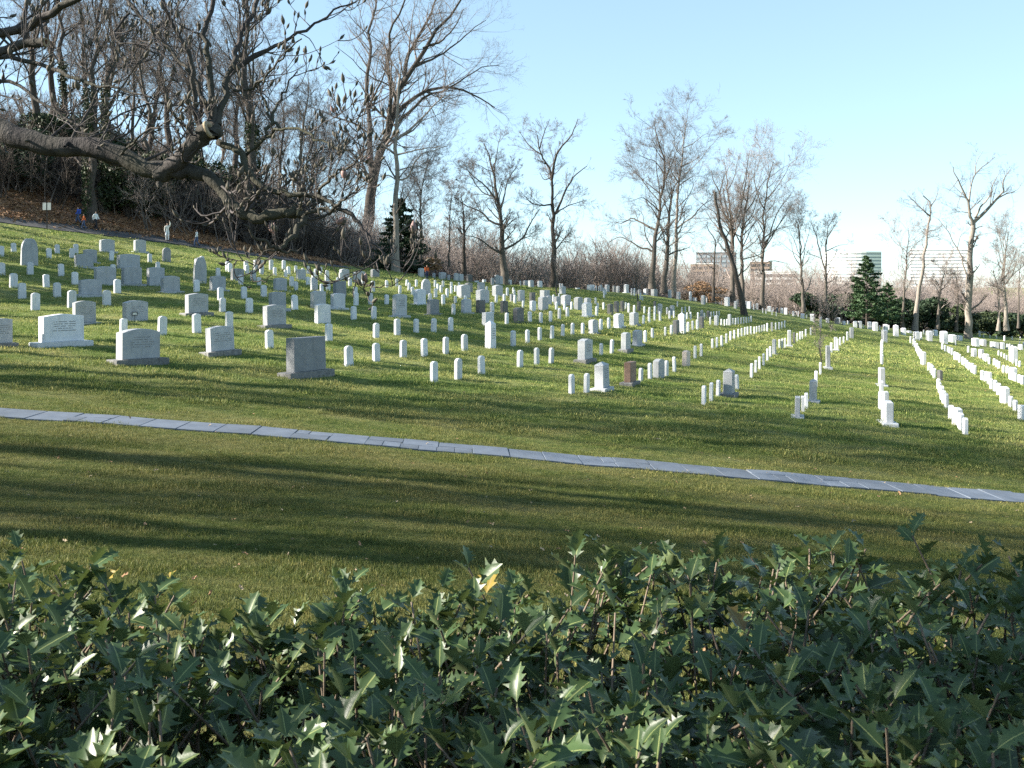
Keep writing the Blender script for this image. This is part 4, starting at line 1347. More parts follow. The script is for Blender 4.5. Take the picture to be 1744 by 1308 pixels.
hero(vC, [([(808,1135),(812,1000),(820,850),(818,790),(790,740),(770,700)],19,4), ([(820,830),(850,760),(870,740)],5,2), ([(818,900),(770,870),(700,870)],6,2), ([(815,960),(770,930),(720,860)],5,2)],
 'small crooked bare tree before the brown office block', seed=12, bark='bark_dark', dens=(.8,4,4,2))
hero(v4, [([(88,1050),(85,950),(75,800),(70,650),(60,560),(40,480)],25,4)], 'thin bare tree behind the bare sapling, left of the pair', levels=4, seed=13, generic=11, bark='bark', twig='twig_pink')
hero(v4, [([(222,985),(225,850),(230,720),(232,610),(260,560),(300,500)],23,4), ([(225,800),(200,730),(180,640),(160,560),(130,500)],12,3), ([(232,640),(240,540),(270,480)],8,2), ([(235,680),(300,650),(360,640)],7,2), ([(226,960),(290,920),(370,880)],7,2)],
 'bare tree with forked stem before the white curved tower', seed=14, twig='twig', base=135)
hero(v4, [([(700,1150),(708,1000),(712,900),(720,800),(730,700),(740,600),(735,540)],22,3)], 'fine twigged bare tree in front of the dark hollies', levels=4, seed=15, generic=13, twig='twig_pink')
hero(v4, [([(775,1165),(790,1030),(805,930),(822,800),(838,690),(855,580),(870,480),(878,400),(860,360),(830,340)],35,7), ([(870,465),(830,430),(790,390),(740,340)],11,3), ([(880,400),(905,360),(925,300)],8,2), ([(850,600),(900,590),(930,600)],6,2), ([(825,790),(870,760),(920,770)],5,2)],
 'tall slanting bare tree with sparse top, left of the big pale trunk', seed=16, bark='bark_pale', dens=(.8,6,4.4,2.), l1=.15)
hero(v4, [([(1110,1225),(1112,1050),(1115,900),(1118,750),(1125,620),(1135,540),(1138,490)],44,30), ([(1135,520),(1118,450),(1110,380),(1075,310),(1045,240),(1020,200),(1015,160)],22,4), ([(1112,380),(1120,300),(1150,210),(1200,160),(1275,100)],13,3),
 ([(1145,500),(1180,470),(1230,420),(1275,370),(1290,350),(1330,310),(1320,260),(1370,170)],24,3), ([(1150,480),(1190,400),(1240,350),(1260,270),(1300,200)],13,3), ([(1290,350),(1340,330),(1400,310),(1440,260)],9,2),
 ([(1130,450),(1080,440),(1040,440),(985,450)],8,2), ([(1150,210),(1160,130),(1200,60)],7,2), ([(1045,240),(1000,300),(975,295)],6,2), ([(1130,600),(1180,580),(1230,570)],5,2), ([(1075,310),(1040,400),(1060,420)],6,2)],
 'big pale trunked bare tree with gnarled crown, tallest on the right', seed=17, bark='bark_pale', dens=(1.0,6,4.4,2.), l1=.13)
hero(v4, [([(1100,1160),(1095,870),(1075,760),(1040,670),(1000,590),(965,530),(920,480)],18,3), ([(1040,670),(1060,590),(1090,560)],6,2)], 'thin pale bare tree slanting left behind the big pale trunk', levels=4, seed=18, bark='bark_pale', base=170, dens=(.6,4,4,2))
hero(v4, [([(915,1155),(925,1050),(930,950),(945,880),(960,800)],25,4)], 'dense twiggy bare tree before the right white building', levels=4, seed=19, generic=13, bark='bark', twig='twig_pink', base=165)
hero(v4, [([(1032,1170),(1040,1050),(1042,900),(1020,800)],21,4)], 'short bare tree between the slanting tree and big trunk', levels=4, seed=20, generic=10, bark='bark', twig='twig_pink', base=175)
hero(v4, [([(1293,1165),(1300,1020),(1290,900),(1260,800)],22,4)], 'left of two sunlit bare trees near the right edge', levels=4, seed=21, generic=11, bark='bark_pale', twig='twig_pink', base=170)
hero(v4, [([(1345,1165),(1335,1000),(1325,860),(1330,750),(1340,650),(1360,560)],29,4)], 'right of two sunlit bare trees near the right edge', levels=4, seed=22, generic=15, bark='bark_pale', twig='twig_pink', base=165)
hero(v4, [([(1418,1150),(1420,1000),(1425,850),(1440,700)],15,3)], 'thin bare tree at the far right edge', levels=4, seed=23, generic=11, twig='twig_pink', base=185)
hero(v1, [([(410,1185),(412,1000),(405,900),(420,800),(440,730)],15,3)], 'thin bare tree right of the dark spruce', levels=4, seed=24, generic=10, base=118)
hero(v1, [([(600,1220),(603,1080),(600,950),(590,880)],23,4)], 'short dark bare tree between the spruce and the rounded tree', levels=4, seed=25, generic=10, bark='bark_dark', base=125, twig='twig_pink')
hero(v1, [([(535,1180),(540,950),(548,860)],10,3)], 'slim bare sapling tree beside the spruce, far behind the graves', levels=4, seed=26, generic=8, base=122, twig='twig_pink')

# ---- wood on the left bank: five grown trees, each repeated as single trees
def generic_tree(seed, Ht, r, nl, forks=False, spread=.42, t0=.35):
    g = np.random.default_rng(seed); S = 14
    t = np.linspace(0, 1, S)
    P = np.stack([np.cumsum(g.normal(0, .012, S))*Ht, np.cumsum(g.normal(0, .012, S))*Ht, t*Ht*.92], -1); P[0,:2] = 0; P -= np.array([0,0,.3])
    R = r*(1-.85*t)*(1+.4*np.exp(-t*12))
    A, RA = spawn(P[None], R[None], np.array([nl]), np.array([Ht*spread]), (22, 48), S, g, t0, .97, .05, .1, .5, .18, .02, .5)
    return grow([P]+list(A), [R]+list(RA), Ht, g, (.75, 6., 4.6, 2.3), .011, l1=.2)
TREES = []
for seed, Ht, r, nl in ((31, 24, .42, 13), (32, 21, .33, 11), (33, 26, .5, 14), (34, 18, .24, 10), (35, 15, .18, 9)):
    a, b = generic_tree(seed, Ht, r, nl)
    TREES.append((a.mesh('trunk', M['bark_dark' if seed % 2 else 'bark']), b.mesh('crown', M['twig'])))
def put_tree(k, x, y, s, rz, label, group, ivy=None):
    root = bpy.data.objects.new('bare_tree', None); C.objects.link(root)
    root.location = (x, y, gz(x, y)-.1); root.rotation_euler = (random.gauss(0,.03), random.gauss(0,.03), rz); root.scale = (s, s, s)
    link('trunk', TREES[k][0], root); link('crown', TREES[k][1], root)
    tag(root, label, 'tree', group)
    return root

# ---- leafy masses (ivy, hollies, spruces)
def leaf_cloud(C0, Rr, n, size, g, up=.3, hollow=.55):
    """n little leaf quads spread through ellipsoids C0 (k,3), Rr (k,3)"""
    k = g.integers(0, len(C0), n)
    d = g.normal(size=(n,3)); d /= np.linalg.norm(d, axis=1, keepdims=True)
    p = C0[k] + d*Rr[k]*(hollow + (1-hollow)*g.random(n))[:,None]
    a = g.normal(size=(n,3)); a[:,2] += up; a /= np.linalg.norm(a, axis=1, keepdims=True)
    b = np.cross(a, g.normal(size=(n,3))); b /= np.linalg.norm(b, axis=1, keepdims=True)
    s = (size*(.6+.8*g.random(n)))[:,None]
    c = np.cross(a, b)
    V = np.stack([p-b*s, p+c*s*.45, p+b*s, p-c*s*.45], 1).reshape(-1, 3)
    return V, np.arange(4*n).reshape(-1, 4)
def cloud_mesh(name, C0, Rr, n, size, g, mat, **k):
    V, Q = leaf_cloud(np.array(C0, float), np.array(Rr, float), n, size, g, **k)
    return mesh_np(name, V, [Q], [M[mat]])
def bush(name, x, y, h, w, n, size, mat, label, cat, group=None, seed=0, lobes=9, dz=0, z0=.12):
    g = np.random.default_rng(seed); z = gz(x, y)+dz
    c = np.stack([g.uniform(-w,w,lobes)*.7, g.uniform(-w,w,lobes)*.6, h*(z0+(.87-z0)*g.random(lobes))], -1)
    rr = np.stack([w*g.uniform(.3,.55,lobes), w*g.uniform(.3,.55,lobes), h*g.uniform(.12,.26,lobes)], -1)
    root = bpy.data.objects.new(name, None); C.objects.link(root); root.location = (x, y, z)
    link('foliage', cloud_mesh('foliage', c, rr, n, size, g, mat), root)
    tb = TB()
    for i in range(lobes):
        if z0 > .25:       # a tree with a clear trunk
            q0 = (0,0,h*z0*.8); P = resample([q0, (c[i,0]*.5, c[i,1]*.5, (q0[2]+c[i,2])/2), tuple(c[i])], 6); tb.add(P[None], np.linspace(.05,.02,6)[None], 5)
            if i == 0: tb.add(resample([(0,0,-.2), (.04,.03,h*.4), q0], 8)[None], np.linspace(.016*h,.009*h,8)[None], 8)
            continue
        P = resample([(0,0,-.2), (c[i,0]*.4, c[i,1]*.4, c[i,2]*.5), tuple(c[i])], 6); tb.add(P[None], np.linspace(.09,.02,6)[None]*h/5, 5)
    link('stem', tb.mesh('stem', M['bark_dark']), root)
    tag(root, label, cat, group)
    return root
def conifer(x, y, h, w, n, mat, label, seed=0, loose=False):
    g = np.random.default_rng(seed); z = gz(x, y)
    root = bpy.data.objects.new('conifer_tree', None); C.objects.link(root); root.location = (x, y, z)
    tb = TB(); t = np.linspace(0,1,10); tb.add(np.stack([0*t, 0*t, t*h-.2], -1)[None], (h*.017*(1-.93*t))[None], 7)
    nb = 90 if not loose else 60
    P, Rb, cs, rs = [], [], [], []
    for i in range(nb):
        u = (i+.5)/nb; zb = h*(.08+.9*u); a = i*2.399+g.normal(0,.4); L = w*(1-u)**.75*g.uniform(.65,1.15)+.15
        tt = np.linspace(0,1,6); dr = -.25*tt + .18*tt**2 if not loose else .1*tt
        pts = np.stack([math.cos(a)*L*tt, math.sin(a)*L*tt, zb+dr*L], -1); P.append(pts); Rb.append(np.linspace(.035,.008,6)*h/10)
        for q in (2,3,4,5): cs.append(pts[q]); rs.append((L*.17+.12, L*.17+.12, L*.06+.09))
    tb.add(np.stack(P), np.stack(Rb), 4)
    link('trunk', tb.mesh('trunk', M['bark_dark']), root)
    link('crown', cloud_mesh('crown', cs, rs, n, .17*h/10+.05, g, mat, up=.9, hollow=.2), root)
    tag(root, label, 'conifer')
    return root
p = on_ground(664, 458); conifer(p.x+.3, p.y+7, 8.4, 3.5, 10000, 'conifer', 'dark spruce behind the slender straight tree', 3)
conifer(54., 152., 10.8, 3.9, 7000, 'pine', 'green pine rising before the white curved tower', 5, True)
conifer(62.5, 166., 7.6, 3.0, 5000, 'pine', 'shorter pine beside the tower pine', 6, True)
hx = [(50,165,6,5),(57,170,7.5,5),(65,172,6,5),(73,178,7,5),(82,184,6,5),(91,190,6,5),(100,196,5.5,5),(108,204,6,5),(116,208,6,5)]
hl = ['behind the bare sapling', 'below the green pine', 'left of the fine twigged tree', 'behind the fine twigged tree', 'left of the slanting tree', 'behind the slanting tree', 'left of the big pale trunk', 'right of the big pale trunk', 'at the right edge']
for i, (x, y, h, w) in enumerate(hx):
    bush('evergreen_shrub', x, y, h*.82, w*.9, 7000, .28, 'evergreen' if i % 3 else 'conifer', 'dark broadleaf evergreen thicket '+hl[i], 'shrub', 'dark evergreens along the far right', 50+i, 12)
# left bank: evergreens under the trees
lb = [(12,330,9,4.2,6,'at the far left of the bank'), (60,325,9,4.0,12,'above the leafy bank'), (118,330,10,4,14,'left of the ivy covered trunks'), (215,375,9,4.5,4,'behind the three stemmed shrub'),
      (190,360,9,3.6,13,'above the walkers'), (300,400,9,4,9,'behind the kneeling visitor'), (372,405,9,4.5,12,'right of the visitors'), (430,420,10,4,14,'beside the sawn limb'), (500,430,8,4,16,'under the end of the sawn limb')]
for i, (px, py, h, w, off, txt) in enumerate(lb):
    q = on_ground(px, max(py, 350+px*.19)); 
    bush('evergreen_shrub', q.x-off*.35, q.y+off, h*.78, w, 5200, .20, 'evergreen' if i % 2 else 'conifer', 'dark evergreen shrub on the wooded bank '+txt, 'shrub', 'evergreen shrubs on the wooded bank', 80+i, 11)
for i, (px, py, h, w, txt, dy) in enumerate([(568,440,2.9,2.0,'behind three small monuments',4), (712,452,2.3,2.2,'right of the spruce',5), (1222,520,3.2,3.0,'below the brown office block',9)]):
    q = on_ground(px, py); bush('leafy_shrub', q.x, q.y+dy, h, w, 2600, .13, 'orange_leaf', 'shrub holding rusty orange dead leaves '+txt, 'shrub', None, 95+i, 9)

# forest trunks on the bank
g = np.random.default_rng(5)
FT = [(137,400,5,0,1.08),(160,404,9,1,1.1),(186,395,18,3,1.1),(232,408,14,1,1.),(260,395,24,2,1.),(292,414,16,3,1.1),(330,408,26,0,1.),(352,418,10,4,1.1),(402,420,22,2,.95),(428,430,6,2,1.12),(443,430,9,0,1.05),
      (470,440,18,3,1.),(497,436,26,1,.95),(520,448,8,3,1.1),(540,440,20,0,.9),(30,350,10,2,1.),(62,360,16,0,1.05),(95,372,24,1,1.1),(12,352,26,2,1.),(580,452,22,1,.85),(596,452,34,3,.9),(110,370,34,2,1.),(210,398,36,0,1.),(310,405,38,2,1.),(385,420,40,1,1.),(455,430,40,2,.9)]
pos = ['ivy dark trunk left of the pair near the walkers','second trunk of the pair near the walkers']
FTX = sorted(FT, key=lambda f: f[0])
for i, (px, py, off, k, s) in enumerate(FTX):
    q = on_ground(px, py)
    put_tree(k, q.x-off*.3, q.y+off, s, g.random()*6.28, f'bare woodland tree on the leafy bank, {ordw(i)} from the left', 'woodland trees on the left bank')
    if px in (137,160,428,443,330,62):
        gg = np.random.default_rng(px); x, y = q.x-off*.3, q.y+off; z = gz(x, y)
        zz = np.linspace(.5, 12, 26); c = np.stack([x+0*zz, y+0*zz, z+zz], -1); r = np.stack([.55+0*zz, .55+0*zz, .5+0*zz], -1)
        o = bpy.data.objects.new('ivy', cloud_mesh('ivy', c-np.array([x,y,z]), r, 2600, .13, gg, 'evergreen', hollow=.6)); C.objects.link(o); o.location = (x, y, z)
        tag(o, f'ivy climbing the woodland trunk, {ordw(i)} tree from the left', 'ivy', 'ivy on the woodland trunks')
for i, (x, y, h, w) in enumerate([(-44,45,16,3.6),(-47,51.5,18,4.2),(-51,59,19,4.4),(-54,67,18,4.2)]):
    bush('unseen_evergreen', x, y, h, w, 3600, .34, 'evergreen', f'tall dense evergreen left of the view, {ordw(i)} of the four uphill', 'tree', 'evergreens beyond the left edge', 140+i, 13, 0, .3)
# trees outside the frame to the left whose shadows fall over the lawn
SH = [(-36,9.6,1,1.0),(-50,11.8,0,1.15),(-47,14.5,2,1.1),(-38,15.5,0,1.),(-36,23.5,0,1.),(-30,9.5,2,1.0),(-46,23,1,1.2),(-38,26,2,1.),(-31,29,1,.85),(-44,31,0,1.1),(-52,37,2,1.1),(-46,43,1,1.05),(-54,50,0,1.1),(-50,58,2,1.),(-58,64,1,1.1),(-56,73,0,1.05),(-64,80,2,1.1),(-62,88,0,1.)]
for i, (x, y, k, s) in enumerate(SH):
    put_tree(k, x, y, s, g.random()*6.28, f'bare tree on the slope left of the view, {ordw(i)} uphill', 'bare trees beyond the left edge')

# ------------------------------------------------------------------ scattered masses (geometry nodes over point sets)
def scatter(name, pts, rot, scl, idx, protos, label, kind='stuff', tilt=None):
    col = bpy.data.collections.new(name + '_sources')
    for i, me in enumerate(protos):
        o = bpy.data.objects.new(f'{name}_source_{i:02d}', me); col.objects.link(o)
    me = bpy.data.meshes.new(name); me.vertices.add(len(pts)); me.vertices.foreach_set('co', np.asarray(pts, np.float32).ravel())
    for nm, typ, arr in (('srot','FLOAT_VECTOR',rot), ('sscl','FLOAT',scl), ('sidx','INT',idx)):
        at_ = me.attributes.new(nm, typ, 'POINT')
        at_.data.foreach_set('vector' if typ == 'FLOAT_VECTOR' else 'value', np.asarray(arr, np.int32 if typ == 'INT' else np.float32).ravel())
    o = link(name, me)
    ng = bpy.data.node_groups.new(name, 'GeometryNodeTree')
    ng.interface.new_socket('Geometry', in_out='INPUT', socket_type='NodeSocketGeometry')
    ng.interface.new_socket('Geometry', in_out='OUTPUT', socket_type='NodeSocketGeometry')
    gi = ng.nodes.new('NodeGroupInput'); go = ng.nodes.new('NodeGroupOutput')
    ci = ng.nodes.new('GeometryNodeCollectionInfo'); ci.inputs['Collection'].default_value = col
    ci.inputs['Separate Children'].default_value = True; ci.inputs['Reset Children'].default_value = True
    ip = ng.nodes.new('GeometryNodeInstanceOnPoints'); ip.inputs['Pick Instance'].default_value = True
    def na(nm, t):
        n = ng.nodes.new('GeometryNodeInputNamedAttribute'); n.data_type = t; n.inputs['Name'].default_value = nm
        return n.outputs['Attribute']
    L = ng.links.new
    L(gi.outputs[0], ip.inputs['Points']); L(ci.outputs[0], ip.inputs['Instance'])
    L(na('sidx','INT'), ip.inputs['Instance Index']); L(na('srot','FLOAT_VECTOR'), ip.inputs['Rotation']); L(na('sscl','FLOAT'), ip.inputs['Scale'])
    L(ip.outputs[0], go.inputs[0])
    md = o.modifiers.new('scatter', 'NODES'); md.node_group = ng
    tag(o, label, kind=kind)
    return o
def tuft(seed, nb, rad, h, w):
    g = np.random.default_rng(seed); V, T, Q, U = [], [], [], []
    for i in range(nb):
        a, r = g.random()*6.28, rad*math.sqrt(g.random()); x, y = r*math.cos(a), r*math.sin(a)
        rv = g.random(); hh = h*g.uniform(.5,1.15); az = g.random()*6.28; ln = hh*g.uniform(.1,.75); wd = w*g.uniform(.7,1.3)
        dx, dy = math.cos(az), math.sin(az); px, py = -dy*wd/2, dx*wd/2; n = len(V)
        V += [(x-px,y-py,-.01),(x+px,y+py,-.01),(x+dx*ln*.35+px*.8,y+dy*ln*.35+py*.8,hh*.6),(x+dx*ln*.35-px*.8,y+dy*ln*.35-py*.8,hh*.6),(x+dx*ln,y+dy*ln,hh)]
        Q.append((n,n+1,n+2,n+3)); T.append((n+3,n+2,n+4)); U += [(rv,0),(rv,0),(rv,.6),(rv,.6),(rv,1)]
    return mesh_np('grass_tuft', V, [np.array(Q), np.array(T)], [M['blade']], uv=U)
g = np.random.default_rng(21)
def field(n, y0, y1, pw, margin=2.5):
    y = (y0**(1-pw) + g.random(n)*(y1**(1-pw)-y0**(1-pw)))**(1/(1-pw)) if pw != 1 else y0*(y1/y0)**g.random(n)
    x = (g.random(n)*2-1)*(y*.535+margin)
    return x, y
def grass_set(name, n, y0, y1, pw, protos, s0, s1, label):
    x, y = field(n, y0, y1, pw)
    kk = np.abs(y-path_y(x)) > PW/2-.035
    low_y = np.interp(x, lo[:,0], lo[:,1], left=999, right=999); kk &= (y < low_y-.2)
    x, y = x[kk], y[kk]; m = len(x)
    pat = .75+.45*np.sin(x*1.7+np.sin(y*1.1)*2)*np.sin(y*2.1+np.cos(x*.9))
    scatter(name, np.stack([x, y, gzs(x, y)], -1), np.stack([g.normal(0,.12,m), g.normal(0,.12,m), g.random(m)*6.28], -1),
            (s0+(s1-s0)*g.random(m))*np.clip(pat, .55, 1.3), g.integers(0, len(protos), m), protos, label)
grass_set('grass', 62000, 3.0, 26., .15, [tuft(i, 34, .13, .042, .0042) for i in range(5)], .8, 1.25, 'short mown grass of the near lawn')
grass_set('slope_grass', 62000, 24., 62., .4, [tuft(20+i, 30, .26, .06, .011) for i in range(5)], .8, 1.4, 'rough grass between the graves')
grass_set('far_grass', 30000, 58., 125., .6, [tuft(40+i, 24, .5, .085, .03) for i in range(4)], .8, 1.4, 'rough grass on the upper slope')
# a few blown leaves and bits of litter on the lawn
def dead_leaf(seed, s, mat='dead_leaf'):
    gg = np.random.default_rng(seed); a = np.linspace(0, 6.28, 9)[:-1]
    r = s*(.6+.4*np.abs(np.cos(a)))*gg.uniform(.8,1.2,8); V = np.c_[r*np.cos(a), r*np.sin(a)*.6, .01+.3*s*np.cos(a*2)**2]
    V = np.vstack([V, (0,0,.01)]); return mesh_np('fallen_leaf', V, [np.array([(i,(i+1)%8,8) for i in range(8)])], [M[mat]])
x, y = field(700, 6, 60, .8); m = len(x); z = gzs(x, y)
scatter('fallen_leaves', np.stack([x,y,z+.045],-1), np.stack([g.normal(0,.4,m),g.normal(0,.4,m),g.random(m)*6.28],-1), .5+g.random(m), g.integers(0,3,m), [dead_leaf(1,.032),dead_leaf(2,.03,'cut_wood'),dead_leaf(3,.024,'cut_wood')], 'stray pale dead leaves scattered on the lawn')
# litter on the bank
m = 26000; k = g.integers(0, len(lo), m); o_ = g.random(m)**1.3*34+2.6; P2 = lo[k]+nr[k]*o_[:,None]+g.normal(0,.8,(m,2))
scatter('bank_leaves', np.c_[P2, gzs(P2[:,0],P2[:,1])+.1], np.stack([g.normal(0,.5,m),g.normal(0,.5,m),g.random(m)*6.28],-1), 1.5+2.2*g.random(m), g.integers(0,3,m), [dead_leaf(5,.07),dead_leaf(6,.06,'orange_leaf'),dead_leaf(7,.06,'litter')], 'brown fallen leaves heaped on the bank')
# brushwood
def scrub(seed, h, w, stems, mat):
    gg = np.random.default_rng(seed); tb = TB(); S = 7
    P, R = [], []
    for i in range(stems):
        a = gg.random()*6.28; b = np.array([gg.normal(0,w*.25), gg.normal(0,w*.25), -.2]); tip = b + np.array([math.cos(a)*w*gg.uniform(.2,.95), math.sin(a)*w*gg.uniform(.2,.95), h*gg.uniform(.45,1.05)])
        q = resample([b, b*.5+tip*.5+gg.normal(0,.08,3)*h, tip], S); P.append(q); R.append(np.linspace(.05,.012,S)*h/5)
    P, R = np.stack(P), np.stack(R); tb.add(P, R, 4)
    P1, R1 = spawn(P, R, gg.poisson(7, stems), np.full(stems, h*.4), (25,70), 5, gg, .15, 1, .05, .2, .5, .4, .012); tb.add(P1, R1, 3)
    L1 = np.linalg.norm(np.diff(P1,axis=1),axis=2).sum(1)
    P2, R2 = spawn(P1, R1, gg.poisson(5, len(P1)), L1*.6, (20,55), 4, gg, .1, 1, .07, .2, .7, .5, .009); tb.add(P2, R2, 3)
    L2 = np.linalg.norm(np.diff(P2,axis=1),axis=2).sum(1)
    P3, R3 = spawn(P2, R2, gg.poisson(2.5, len(P2)), L2*.7, (20,55), 3, gg, .1, 1, .05, .2, .8, .5, .008); tb.add(P3, R3, 3)
    return tb.mesh('brushwood', M[mat])
SCR = [scrub(i, 8.5, 5., 13, 'twig_pink') for i in range(3)] + [scrub(7, 5., 4.5, 12, 'twig')]
n = 780; y = 118+g.random(n)**1.5*170; x = -32+g.random(n)*160
kk = (y > np.interp(x, [-40,-12,10,35,60,100,140], [112,118,136,152,166,225,245])+3) & (x < y*.6)
x, y = x[kk], y[kk]; m = len(x)
xr = 48+g.random(330)*100; yr = 178+g.random(330)*80; kk = (yr > np.interp(xr, [48,70,100,150], [178,205,228,250]) - 12)
x = np.r_[x, xr[kk]]; y = np.r_[y, yr[kk]]; m = len(x)
scatter('brushwood', np.stack([x,y,gzs(x,y)],-1), np.stack([0*x,0*x,g.random(m)*6.28],-1), .7+.55*g.random(m), g.integers(0,4,m), SCR, 'pinkish brown leafless brushwood filling the hollow behind the graves')
n = 420; y = 300+g.random(n)*260; x = -40+g.random(n)*380
scatter('far_woods', np.stack([x,y,gzs(np.clip(x,-130,170),np.clip(y,-30,300))-1.5],-1), np.stack([0*x,0*x,g.random(n)*6.28],-1), 1.6+1.4*g.random(n), g.integers(0,4,n), SCR, 'far leafless woods below the office buildings')
DSC = [scrub(40+i, 5.5, 3.6, 9, 'twig') for i in range(2)] + [scrub(44, 4.5, 3.4, 10, 'bark_dark')]
m = 520; k = g.integers(4, len(lo), m); o_ = 6+g.random(m)**.8*44; P2 = lo[k]+nr[k]*o_[:,None]+g.normal(0,1.2,(m,2))
clear = np.interp(lo[k][:,0], [-52,-44,-36,-28], [17,13,7,4]); kk = o_ > clear; P2 = P2[kk]; m = len(P2)
scatter('undergrowth', np.c_[P2, gzs(P2[:,0],P2[:,1])], np.stack([0*P2[:,0],0*P2[:,0],g.random(m)*6.28],-1), .7+.7*g.random(m), g.integers(0,3,m), DSC, 'tangled leafless undergrowth beneath the woodland trees')
back = [(x,y) for x in range(-110,-14,7) for y in (142,158,175)]
P2 = np.array(back, float)+g.normal(0,2,(len(back),2)); m = len(P2)
scatter('woods', np.c_[P2, gzs(P2[:,0],P2[:,1])-.3], np.stack([0*P2[:,0],0*P2[:,0],g.random(m)*6.28],-1), .75+.3*g.random(m), g.integers(0,3,m), [TREES[0][1],TREES[1][1],TREES[2][1]], 'depth of bare woodland crowns behind the bank trees')

# saplings among the graves
def sapling(px, py, h, seed, label, spread=.45, stems=1, base=None):
    gg = np.random.default_rng(seed); q = on_ground(px, py) if base is None else Vector((base[0], base[1], gz(*base))); S = 12
    P, R = [], []
    for i in range(stems):
        t = np.linspace(0,1,S); a = gg.random()*6.28; sp = 0 if stems == 1 else spread*h*gg.uniform(.3,.9)
        P.append(np.stack([math.cos(a)*sp*t**1.3+np.cumsum(gg.normal(0,.01,S))*h, math.sin(a)*sp*t**1.3+np.cumsum(gg.normal(0,.01,S))*h, t*h*.9-.1], -1)); R.append(h*.014*(1-.85*t)/max(1,stems**.4))
    P, R = np.stack(P), np.stack(R)
    A, RA = spawn(P, R, np.full(stems, 9 if stems == 1 else 5), np.full(stems, h*spread), (28,58), S, gg, .25, .95, .05, .12, .55, .25, .008)
    tr, cr = grow(list(P)+list(A), list(R)+list(RA), h, gg, (4*3/h, 3.4, 3, 1.), .006)
    root = bpy.data.objects.new('sapling', None); C.objects.link(root); root.location = q
    link('trunk', tr.mesh('trunk', M['bark']), root); link('crown', cr.mesh('crown', M['twig_pink']), root)
    tag(root, label, 'small tree'); return root
sapling(1401, 631, 3.0, 3, 'small bare sapling with reddish foot between two headstone rows', .5)
sapling(1416, 560, 4.2, 4, 'bushy bare pinkish shrub on the skyline behind the sapling', .7, 7)
sapling(948, 503, 6.0, 6, 'thin young bare tree like a pole, right of the lone oak', .16)
sapling(1086, 515, 6.4, 7, 'thin young bare tree before the tall trio', .18)
q = on_ground(228, 403); sapling(0, 0, 7.0, 8, 'three stemmed bare shrub beside the footpath at the bank foot', .4, 3, base=(q.x, q.y+3.2))

# ------------------------------------------------------------------ things on the lawn and path
def post_sign(px, py, ht):
    q = on_ground(px, py); root = bpy.data.objects.new('sign_post', None); C.objects.link(root); root.location = q
    mb = MB(); mb.box((0,0,ht/2-.1), (.07,.05,ht+.2)); mb.box((0,0,ht+.005), (.08,.06,.02)); link('post', mb.mesh('post', [M['metal_dark']]), root)
    for sx in (-1, 1):
        mb = MB(); mb.prism([(-.15,0),(.15,0),(.15,.62),(-.15,.62)], -.045, -.029, .004)
        link('sign_panel', mb.mesh('sign_panel', [M['sign_white']]), root, (sx*.2, 0, ht-.68))
    tag(root, 'dark post with two pale sign panels beside the footpath', 'sign')
post_sign(80, 391, 2.35)
q = on_ground(237, 546); q.y -= .45; q.z = gz(q.x, q.y)
root = bpy.data.objects.new('grave_placard', None); C.objects.link(root); root.location = q; root.rotation_euler = (0,0,.25)
mb = MB(); mb.box((0,0,.11), (.018,.012,.3)); link('stake', mb.mesh('stake', [M['metal_dark']]), root)
mb = MB(); mb.box((0,-.005,.31), (.20,.012,.14)); link('frame', mb.mesh('frame', [M['metal_dark']]), root)
mb = MB(); mb.box((0,-.013,.31), (.15,.006,.09)); link('card', mb.mesh('card', [M['sign_white']]), root)
tag(root, 'small black framed placard on a stake before a grey monument', 'placard')
q = on_ground(1118, 748)
root = bpy.data.objects.new('valve_cover', None); C.objects.link(root); root.location = (q.x, q.y, q.z-.012); root.rotation_euler = (-.02,.09,.2); root.scale = (.52,.52,.52)
mb = MB(); n = 20
mb.prism([(.46*math.cos(2*math.pi*i/n), .46*math.sin(2*math.pi*i/n)) for i in range(n)], -.03, .05, .012)
me = mb.mesh('lid', [M['rust']]); me.transform(Matrix.Rotation(math.radians(90), 4, 'X')); me.transform(Matrix.Translation((0,0,.03))); link('lid', me, root)
mb = MB(); mb.box((-.06,0,.085), (.07,.72,.012), .5); link('bar', mb.mesh('bar', [M['metal_grey']]), root)
mb = MB(); n = 24
V = [(r*math.cos(2*math.pi*i/n), r*math.sin(2*math.pi*i/n), z) for r, z in ((.48,.06),(.58,.05),(.60,-.05)) for i in range(n)]
mb.add(V, [(k*n+i, k*n+(i+1)%n, (k+1)*n+(i+1)%n, (k+1)*n+i) for k in range(2) for i in range(n)]); link('rim', mb.mesh('rim', [M['cut_wood']]), root)
tag(root, 'round rusty brown valve cover with grey bar set in the lawn', 'cover')

